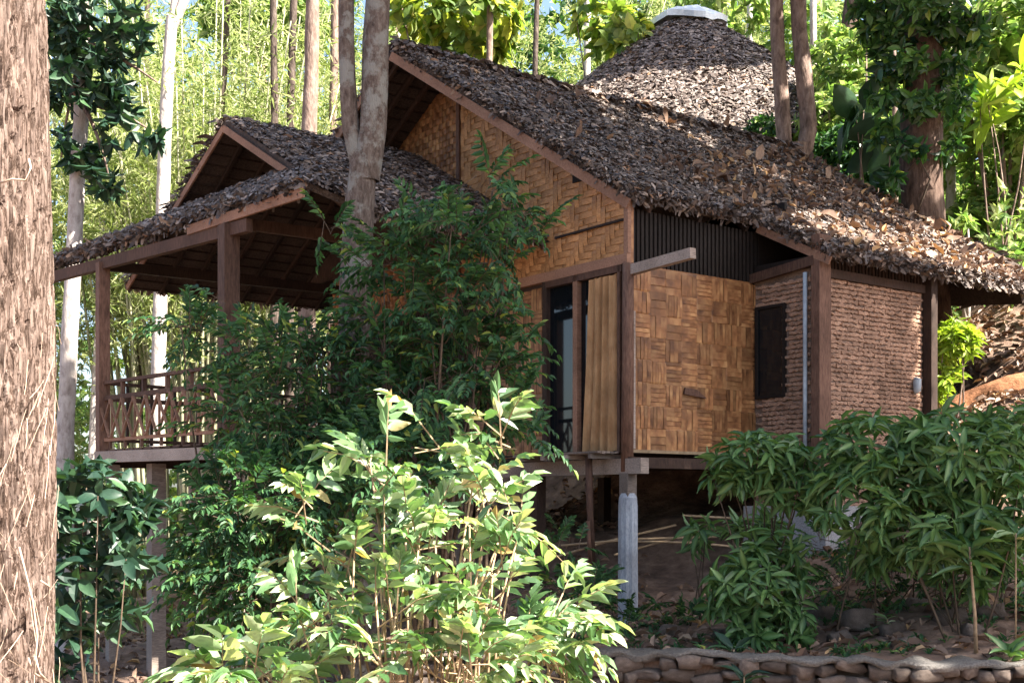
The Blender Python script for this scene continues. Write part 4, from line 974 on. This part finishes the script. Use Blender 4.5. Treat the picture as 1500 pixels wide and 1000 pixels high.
foliage_plant('teak_sapling', 'yellow leaved sapling left of the second roof cap', 'tree', [(910, 70, 45, 55, 34, 1.5), (880, 30, 40, 40, 34, 1)], 80, .36, 'lf_teak', wr=.6, nst=6, r0=.06)
foliage_plant('forest_tree', 'mid green leafy tree over the porch peak', 'tree', [(400, 30, 90, 50, 40, 2.5), (340, 20, 50, 40, 40, 1.5)], 330, .36, 'lf_back', nst=8, r0=.12, wr=.5)
foliage_plant('forest_tree', 'green leafy tree right of the twin trunk', 'tree', [(1235, 110, 55, 60, 30, 1.5), (1225, 180, 60, 45, 29, 1.5)], 420, .25, 'lf_back', nst=8, r0=.07)
foliage_plant('forest_shrub', 'dark small leaved shrub at the foot of the twin trunk', 'shrub', [(1235, 240, 60, 50, 27, 1.3), (1115, 195, 22, 20, 27.5, .8)], 420, .17, 'lf_vine', nst=10, r0=.05)
foliage_plant('forest_shrub', 'deep green undergrowth right of the vine tree', 'shrub', [(1440, 350, 60, 60, 29, 2), (1420, 270, 40, 60, 30, 1.5), (1480, 300, 40, 60, 29, 1.5)], 620, .25, 'lf_back', nst=10, r0=.05)
foliage_plant('forest_shrub', 'dense shaded shrub between twin tree and vine tree', 'shrub', [(1265, 235, 75, 55, 26.5, 1.3), (1220, 275, 50, 25, 26, .8)], 420, .19, 'lf_vine', nst=8, r0=.05)
foliage_plant('forest_tree', 'leafy tree filling the upper right corner', 'tree', [(1470, 60, 70, 60, 28, 2), (1440, 160, 45, 55, 28, 1.5), (1500, 200, 50, 60, 28, 1.5)], 420, .33, 'lf_back', nst=8, r0=.1)
foliage_plant('banana_plant', 'broad yellow green leaves at the right edge beside the vine tree', 'plant', [(1465, 155, 30, 25, 25, .8), (1480, 120, 25, 25, 25, .5)], 10, .62, 'lf_lime', wr=.3, nl=6, nst=4, r0=.03, parts=30)
foliage_plant('forest_tree', 'broad leaved shaded tree above the second roof end', 'tree', [(1060, 10, 70, 30, 36, 2), (1180, 60, 50, 60, 38, 1.5)], 230, .33, 'lf_back', nst=6, r0=.1)
t_, b_ = foliage_plant('teak_sapling', 'sapling with huge drooping blue green leaves behind the roof slope', 'tree', [(1280, 160, 30, 22, 24.5, .5), (1320, 150, 20, 15, 24.5, .4), (1300, 200, 20, 20, 24.5, .4)], 5, .75, 'lf_broad', wr=.6, nl=5, nst=3, r0=.04, parts=25, droop=.5)
foliage_plant('lime_shrub', 'small lime green shrub lit by the sun beside the brick wall', 'shrub', [(1392, 500, 36, 26, 18.6, .45), (1378, 555, 26, 30, 18.6, .3)], 110, .2, 'lf_lime', wr=.3, nst=6, r0=.02, aup=.8, parts=60)
foliage_plant('broken_stem_plant', 'dead pale stump stem with a few leaves on the right slope', 'plant', [(1411, 330, 12, 12, 24, .2)], 6, .25, 'lf_back', nst=3, r0=.07, stemM='bark_pale')
# far forest, one mass
def forest_mass(name, label, boxes, nros, L, m, nl=6):
    P = []
    for (x0, x1, y0, y1, z0, z1, k) in boxes:
        q = int(nros*k); P.append(np.stack([R.uniform(x0, x1, q), R.uniform(y0, y1, q), R.uniform(z0, z1, q)], -1))
    P = np.concatenate(P)
    keep = np.array([noise.noise(Vector((p[0]*.35, p[1]*.3, p[2]*.45))) > -.12 for p in P]); P = P[keep]
    P, D, U, LL = rosettes(P, R.normal(size=P.shape)+np.array([0, 0, .8]), nl, L, (.4, 1.7))
    link(name, leafmesh(name, P, D, U, LL, LL*.5, TB, M[m]), None, label=label, cat='forest', kind='stuff')
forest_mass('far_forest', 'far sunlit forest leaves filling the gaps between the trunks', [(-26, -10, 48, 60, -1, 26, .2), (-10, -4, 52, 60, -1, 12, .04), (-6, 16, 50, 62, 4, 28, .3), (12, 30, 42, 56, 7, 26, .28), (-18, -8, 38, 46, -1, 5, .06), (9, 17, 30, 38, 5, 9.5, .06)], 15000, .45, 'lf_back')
forest_mass('dark_forest', 'deep green forest crowns behind the roofs', [(-3, 10, 46, 50, 12, 22, .4), (12, 24, 36, 42, 9, 18, .35), (-16, -3, 48, 52, 9, 22, .25)], 4200, .4, 'lf_vine')  # leaf mass in a darker green than the far forest
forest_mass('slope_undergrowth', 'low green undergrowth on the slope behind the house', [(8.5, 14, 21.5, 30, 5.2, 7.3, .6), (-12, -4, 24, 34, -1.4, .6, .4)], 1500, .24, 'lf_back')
# a small far hut left of the porch
hut = empty('far_hut', (-11.2, 33, -1.0), 'small pale hut far behind the porch rail at the left', 'hut')
MB().box((-1.2, -1, 0), (1.2, 1, 2.3)).build('wall', M['wood_dark'], hut)
MB().hexa([(-1.5, -1.3, 2.2), (1.5, -1.3, 2.2), (1.5, 1.3, 2.2), (-1.5, 1.3, 2.2), (-1.5, -.1, 3.0), (1.5, -.1, 3.0), (1.5, .1, 3.0), (-1.5, .1, 3.0)]).build('roof', M['metal'], hut)

# ------------------------------------------------------------------ shrubs around the house
def feather_shrub(label, blobs, ntw, L, m, tlen=.42, npair=5, roots=None, nst=14, r0=.03, r1=.006, group=None, parts=0, aup=.15, stemM='twig_dark', name='feathery_shrub', wr=.4, out=.8, droop=.25, xroot=None, surf=.5):
    c0 = at(xroot[0], xroot[1], xroot[2]) if xroot else at(*[blobs[0][i] for i in (0, 1, 4)]); g = gz(c0.x, c0.y); base = Vector((c0.x, c0.y, g-.05))
    t = empty(name, base, label, 'shrub', group); P0, O = in_blobs(blobs, ntw, surf)
    A = O*out+np.array([0, 0, aup])+R.normal(size=P0.shape)*.35
    P, D, U, LL = pinnate(P0, A, tlen*(.7+.6*R.random(len(P0))), npair, L, droop=droop)
    leaves_split(t, base, P, D, U, LL, LL*wr, tpl_leaf(.1, .2, True), tpl_leaf(.12, .2), M[m], parts, 'leaf', 'foliage')
    idx = R.choice(len(P0), min(nst, len(P0)), replace=False)
    stems_to(t, base, [base+Vector((random.uniform(-.3, .3), random.uniform(-.2, .2), -.1)) for _ in range(6)], [Vector(P0[i]) for i in idx], r0, r1, M[stemM], 'stem')
    # fine twigs carrying the leaflets
    mb = MB(); n = min(500, len(P0)); D_ = norm(A)
    for i in range(n):
        a = Vector(P0[i])-base; d = Vector(D_[i]); mb.tube([a-d*.12, a+d*tlen*.5-Vector((0, 0, droop*tlen*.25)), a+d*tlen-Vector((0, 0, droop*tlen))], [.005, .004, .002], 3, False)
    mb.build('twigs', M[stemM], t, kind='stuff')
    return t, base
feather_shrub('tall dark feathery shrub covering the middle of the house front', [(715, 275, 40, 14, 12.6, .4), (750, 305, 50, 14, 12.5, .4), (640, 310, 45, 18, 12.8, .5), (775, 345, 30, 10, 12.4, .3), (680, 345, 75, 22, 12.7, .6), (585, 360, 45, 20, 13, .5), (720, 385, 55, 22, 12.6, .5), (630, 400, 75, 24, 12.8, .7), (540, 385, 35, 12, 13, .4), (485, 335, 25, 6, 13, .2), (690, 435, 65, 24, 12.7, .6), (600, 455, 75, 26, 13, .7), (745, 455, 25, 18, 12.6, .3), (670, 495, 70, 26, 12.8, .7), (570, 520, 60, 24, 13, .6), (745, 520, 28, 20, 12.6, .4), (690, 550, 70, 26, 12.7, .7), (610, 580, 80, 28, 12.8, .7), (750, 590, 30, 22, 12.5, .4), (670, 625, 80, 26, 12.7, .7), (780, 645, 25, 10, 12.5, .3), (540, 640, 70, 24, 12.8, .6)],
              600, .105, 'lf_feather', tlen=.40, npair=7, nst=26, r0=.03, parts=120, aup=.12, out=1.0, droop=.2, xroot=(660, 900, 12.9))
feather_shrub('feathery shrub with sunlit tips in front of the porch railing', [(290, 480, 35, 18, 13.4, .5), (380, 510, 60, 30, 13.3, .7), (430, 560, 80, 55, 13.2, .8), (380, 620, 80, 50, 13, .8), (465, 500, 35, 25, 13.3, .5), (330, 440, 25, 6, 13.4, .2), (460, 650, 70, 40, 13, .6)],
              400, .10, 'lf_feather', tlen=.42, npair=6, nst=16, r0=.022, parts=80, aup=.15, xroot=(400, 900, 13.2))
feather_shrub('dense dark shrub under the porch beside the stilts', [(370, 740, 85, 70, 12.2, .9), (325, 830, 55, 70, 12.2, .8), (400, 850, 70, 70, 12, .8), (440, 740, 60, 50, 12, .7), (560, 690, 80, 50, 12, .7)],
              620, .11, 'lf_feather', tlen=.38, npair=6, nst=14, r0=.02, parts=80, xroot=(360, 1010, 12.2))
# dark broad leaved shrub at bottom left
foliage_plant('broadleaf_shrub', 'dark blue green broad leaved shrub beside the foreground trunk', 'shrub', [(140, 745, 75, 70, 9.2, .6), (110, 860, 60, 70, 9.2, .6), (190, 800, 40, 50, 9.2, .4), (90, 950, 40, 50, 9.2, .4), (175, 890, 30, 25, 9.4, .3)], 120, .15, 'lf_broad', wr=.5, nst=6, r0=.014, stemM='twig_dark', parts=150, aup=.25, droop=.35)
# foreground sunlit bush
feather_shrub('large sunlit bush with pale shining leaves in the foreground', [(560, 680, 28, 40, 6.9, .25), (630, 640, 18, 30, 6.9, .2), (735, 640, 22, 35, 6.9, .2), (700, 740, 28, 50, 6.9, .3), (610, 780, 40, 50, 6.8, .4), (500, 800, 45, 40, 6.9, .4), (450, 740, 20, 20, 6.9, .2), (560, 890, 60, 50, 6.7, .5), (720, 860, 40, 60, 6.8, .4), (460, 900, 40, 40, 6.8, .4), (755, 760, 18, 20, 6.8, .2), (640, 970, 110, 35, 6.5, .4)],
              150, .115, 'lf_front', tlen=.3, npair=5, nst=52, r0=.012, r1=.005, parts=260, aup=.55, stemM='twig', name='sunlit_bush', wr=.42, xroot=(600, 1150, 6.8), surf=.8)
feather_shrub('small bright bush spreading right of the large foreground bush', [(810, 900, 30, 35, 7.0, .3), (815, 960, 35, 40, 6.9, .3), (770, 940, 40, 40, 6.9, .3)],
              46, .12, 'lf_front', tlen=.26, npair=5, nst=10, r0=.01, r1=.004, parts=70, aup=.4, stemM='twig', name='sunlit_bush', wr=.42, xroot=(810, 1100, 6.9), surf=.8)
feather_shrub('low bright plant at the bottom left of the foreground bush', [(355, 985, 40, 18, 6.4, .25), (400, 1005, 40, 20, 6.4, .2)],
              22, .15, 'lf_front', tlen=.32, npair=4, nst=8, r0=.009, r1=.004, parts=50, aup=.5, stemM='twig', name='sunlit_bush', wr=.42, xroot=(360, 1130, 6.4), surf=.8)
# right shrubs with lance leaves in whorls
foliage_plant('lance_leaf_shrub', 'wide glossy shrub in front of the brick bathroom', 'shrub', [(1290, 650, 95, 50, 12.6, .7), (1400, 660, 90, 65, 12.4, .8), (1260, 730, 70, 50, 12.4, .6), (1350, 760, 90, 60, 12.3, .7), (1460, 740, 70, 70, 12.2, .7), (1480, 630, 50, 45, 12.6, .5), (1440, 830, 70, 35, 12.6, .4), (1300, 810, 60, 25, 13, .4)], 400, .21, 'lf_lance', nl=8, wr=.3, spread=(.7, 1.8), droop=.35, nst=12, r0=.014, stemM='twig_dark', parts=280, aup=.5, rs=.9)
foliage_plant('lance_leaf_shrub', 'smaller glossy shrub left of the bathroom corner', 'shrub', [(1110, 670, 62, 38, 13.2, .5), (1160, 700, 45, 50, 13.2, .5), (1060, 690, 25, 25, 13.2, .3)], 90, .21, 'lf_lance', nl=8, wr=.3, spread=(.7, 1.8), droop=.35, nst=12, r0=.018, stemM='twig_dark', parts=120, aup=.7)
foliage_plant('lance_leaf_shrub', 'rounded glossy shrub just above the stone wall', 'shrub', [(1110, 860, 80, 60, 12.9, .55), (1130, 910, 60, 35, 12.7, .4), (1130, 800, 45, 25, 12.9, .4)], 95, .22, 'lf_lance', nl=8, wr=.3, spread=(.7, 1.8), droop=.4, nst=12, r0=.018, stemM='twig_dark', parts=160, aup=.6)
foliage_plant('lance_leaf_shrub', 'dim drooping shrub between grey post and bathroom', 'shrub', [(1030, 780, 26, 30, 14.5, .3), (1100, 770, 45, 20, 14.5, .3)], 16, .24, 'lf_lance', nl=7, wr=.25, droop=.5, nst=5, r0=.014, stemM='twig_dark', parts=30, aup=.3)
feather_shrub('fine leaved dim undergrowth beneath the large glossy shrub', [(1240, 850, 60, 30, 14, .6), (1340, 850, 70, 35, 13.6, .6), (1430, 870, 60, 40, 13.2, .6), (1220, 790, 40, 30, 14.6, .5)],
              170, .075, 'lf_feather', tlen=.3, npair=7, nst=10, r0=.01, aup=.5, xroot=(1330, 920, 13.8), name='undergrowth_shrub')
feather_shrub('low dark fern like shrub at the foot of the grey post', [(900, 905, 50, 25, 14.5, .5), (820, 800, 35, 25, 14.6, .4), (980, 900, 30, 15, 14.3, .4), (840, 880, 50, 40, 14, .5)],
              90, .09, 'lf_feather', tlen=.32, npair=7, nst=8, r0=.01, aup=.5, xroot=(880, 930, 14.4), name='undergrowth_shrub')
# slim young plant with a tuft
yp = at(1430, 968, 11.6); b0 = Vector((yp.x, yp.y, gz(yp.x, yp.y)-.05)); t = empty('tufted_sapling', b0, 'slim bare stem with a tuft of narrow leaves near the right corner', 'plant')
MB().tube([Vector(), at(1428, 900, 11.6)-b0, at(1420, 800, 11.6)-b0], [.022, .016, .01], 7).build('stem', M['twig'], t, True)
C = np.array([at(1420, 800, 11.6)]); P, D, U, LL = rosettes(C, np.array([[0, 0, 1.]]), 18, .42, (.5, 1.75)); leaves_split(t, b0, P, D, U, LL, LL*.13, tpl_leaf(.1, .4, True), TB, M['lf_lance'], 18)
for (px, py, d, n, L, lab, m_) in [(1480, 962, 11.3, 10, .3, 'low striped leaf plant on the wall in the right corner', 'lf_lance'), (1488, 780, 11.5, 8, .35, 'bright leafy tuft at the right edge', 'lf_front'),
                              (1075, 950, 11.9, 9, .22, 'small bluish plant growing over the stone wall', 'lf_broad'), (1090, 990, 11.2, 9, .25, 'small plant below the stone wall cap', 'lf_broad'), (1300, 905, 12.8, 12, .14, 'small bright green seedling on the terrace', 'lf_front')]:
    p = at(px, py, d); b0 = Vector((p.x, p.y, gz(p.x, p.y)-.03 if py < 980 else p.z-.3)); t = empty('low_plant', b0, lab, 'plant')
    p.z = max(p.z, b0.z+.12); MB().tube([Vector(), p-b0], .008, 5).build('stem', M['twig'], t, True)
    P, D, U, LL = rosettes(np.array([p]), np.array([[0, -.2, 1.]]), n, L, (.7, 1.7)); leaves_split(t, b0, P, D, U, LL, LL*.28, tpl_leaf(.1, .3, True), TB, M[m_], n)
# low ground cover on the terrace and along the wall
x = R.uniform(.5, 7, 900); y = R.uniform(11.6, 16.5, 900); k = (y > wally(x)+.25) & (R.random(900) < .2+.8*(np.sin(x*2.1)*np.cos(y*2.7) > .1))
C = np.stack([x, y, zg(x, y)+.04], -1)[k]; P, D, U, LL = rosettes(C, np.tile([[0, 0, 1.]], (len(C), 1)), 7, .1, (.4, 1.4))
link('ground_cover', leafmesh('ground_cover', P, D, U, LL, LL*.4, TB, M['lf_feather']), None, label='tiny green weeds on the shaded terrace soil', cat='weeds', kind='stuff')
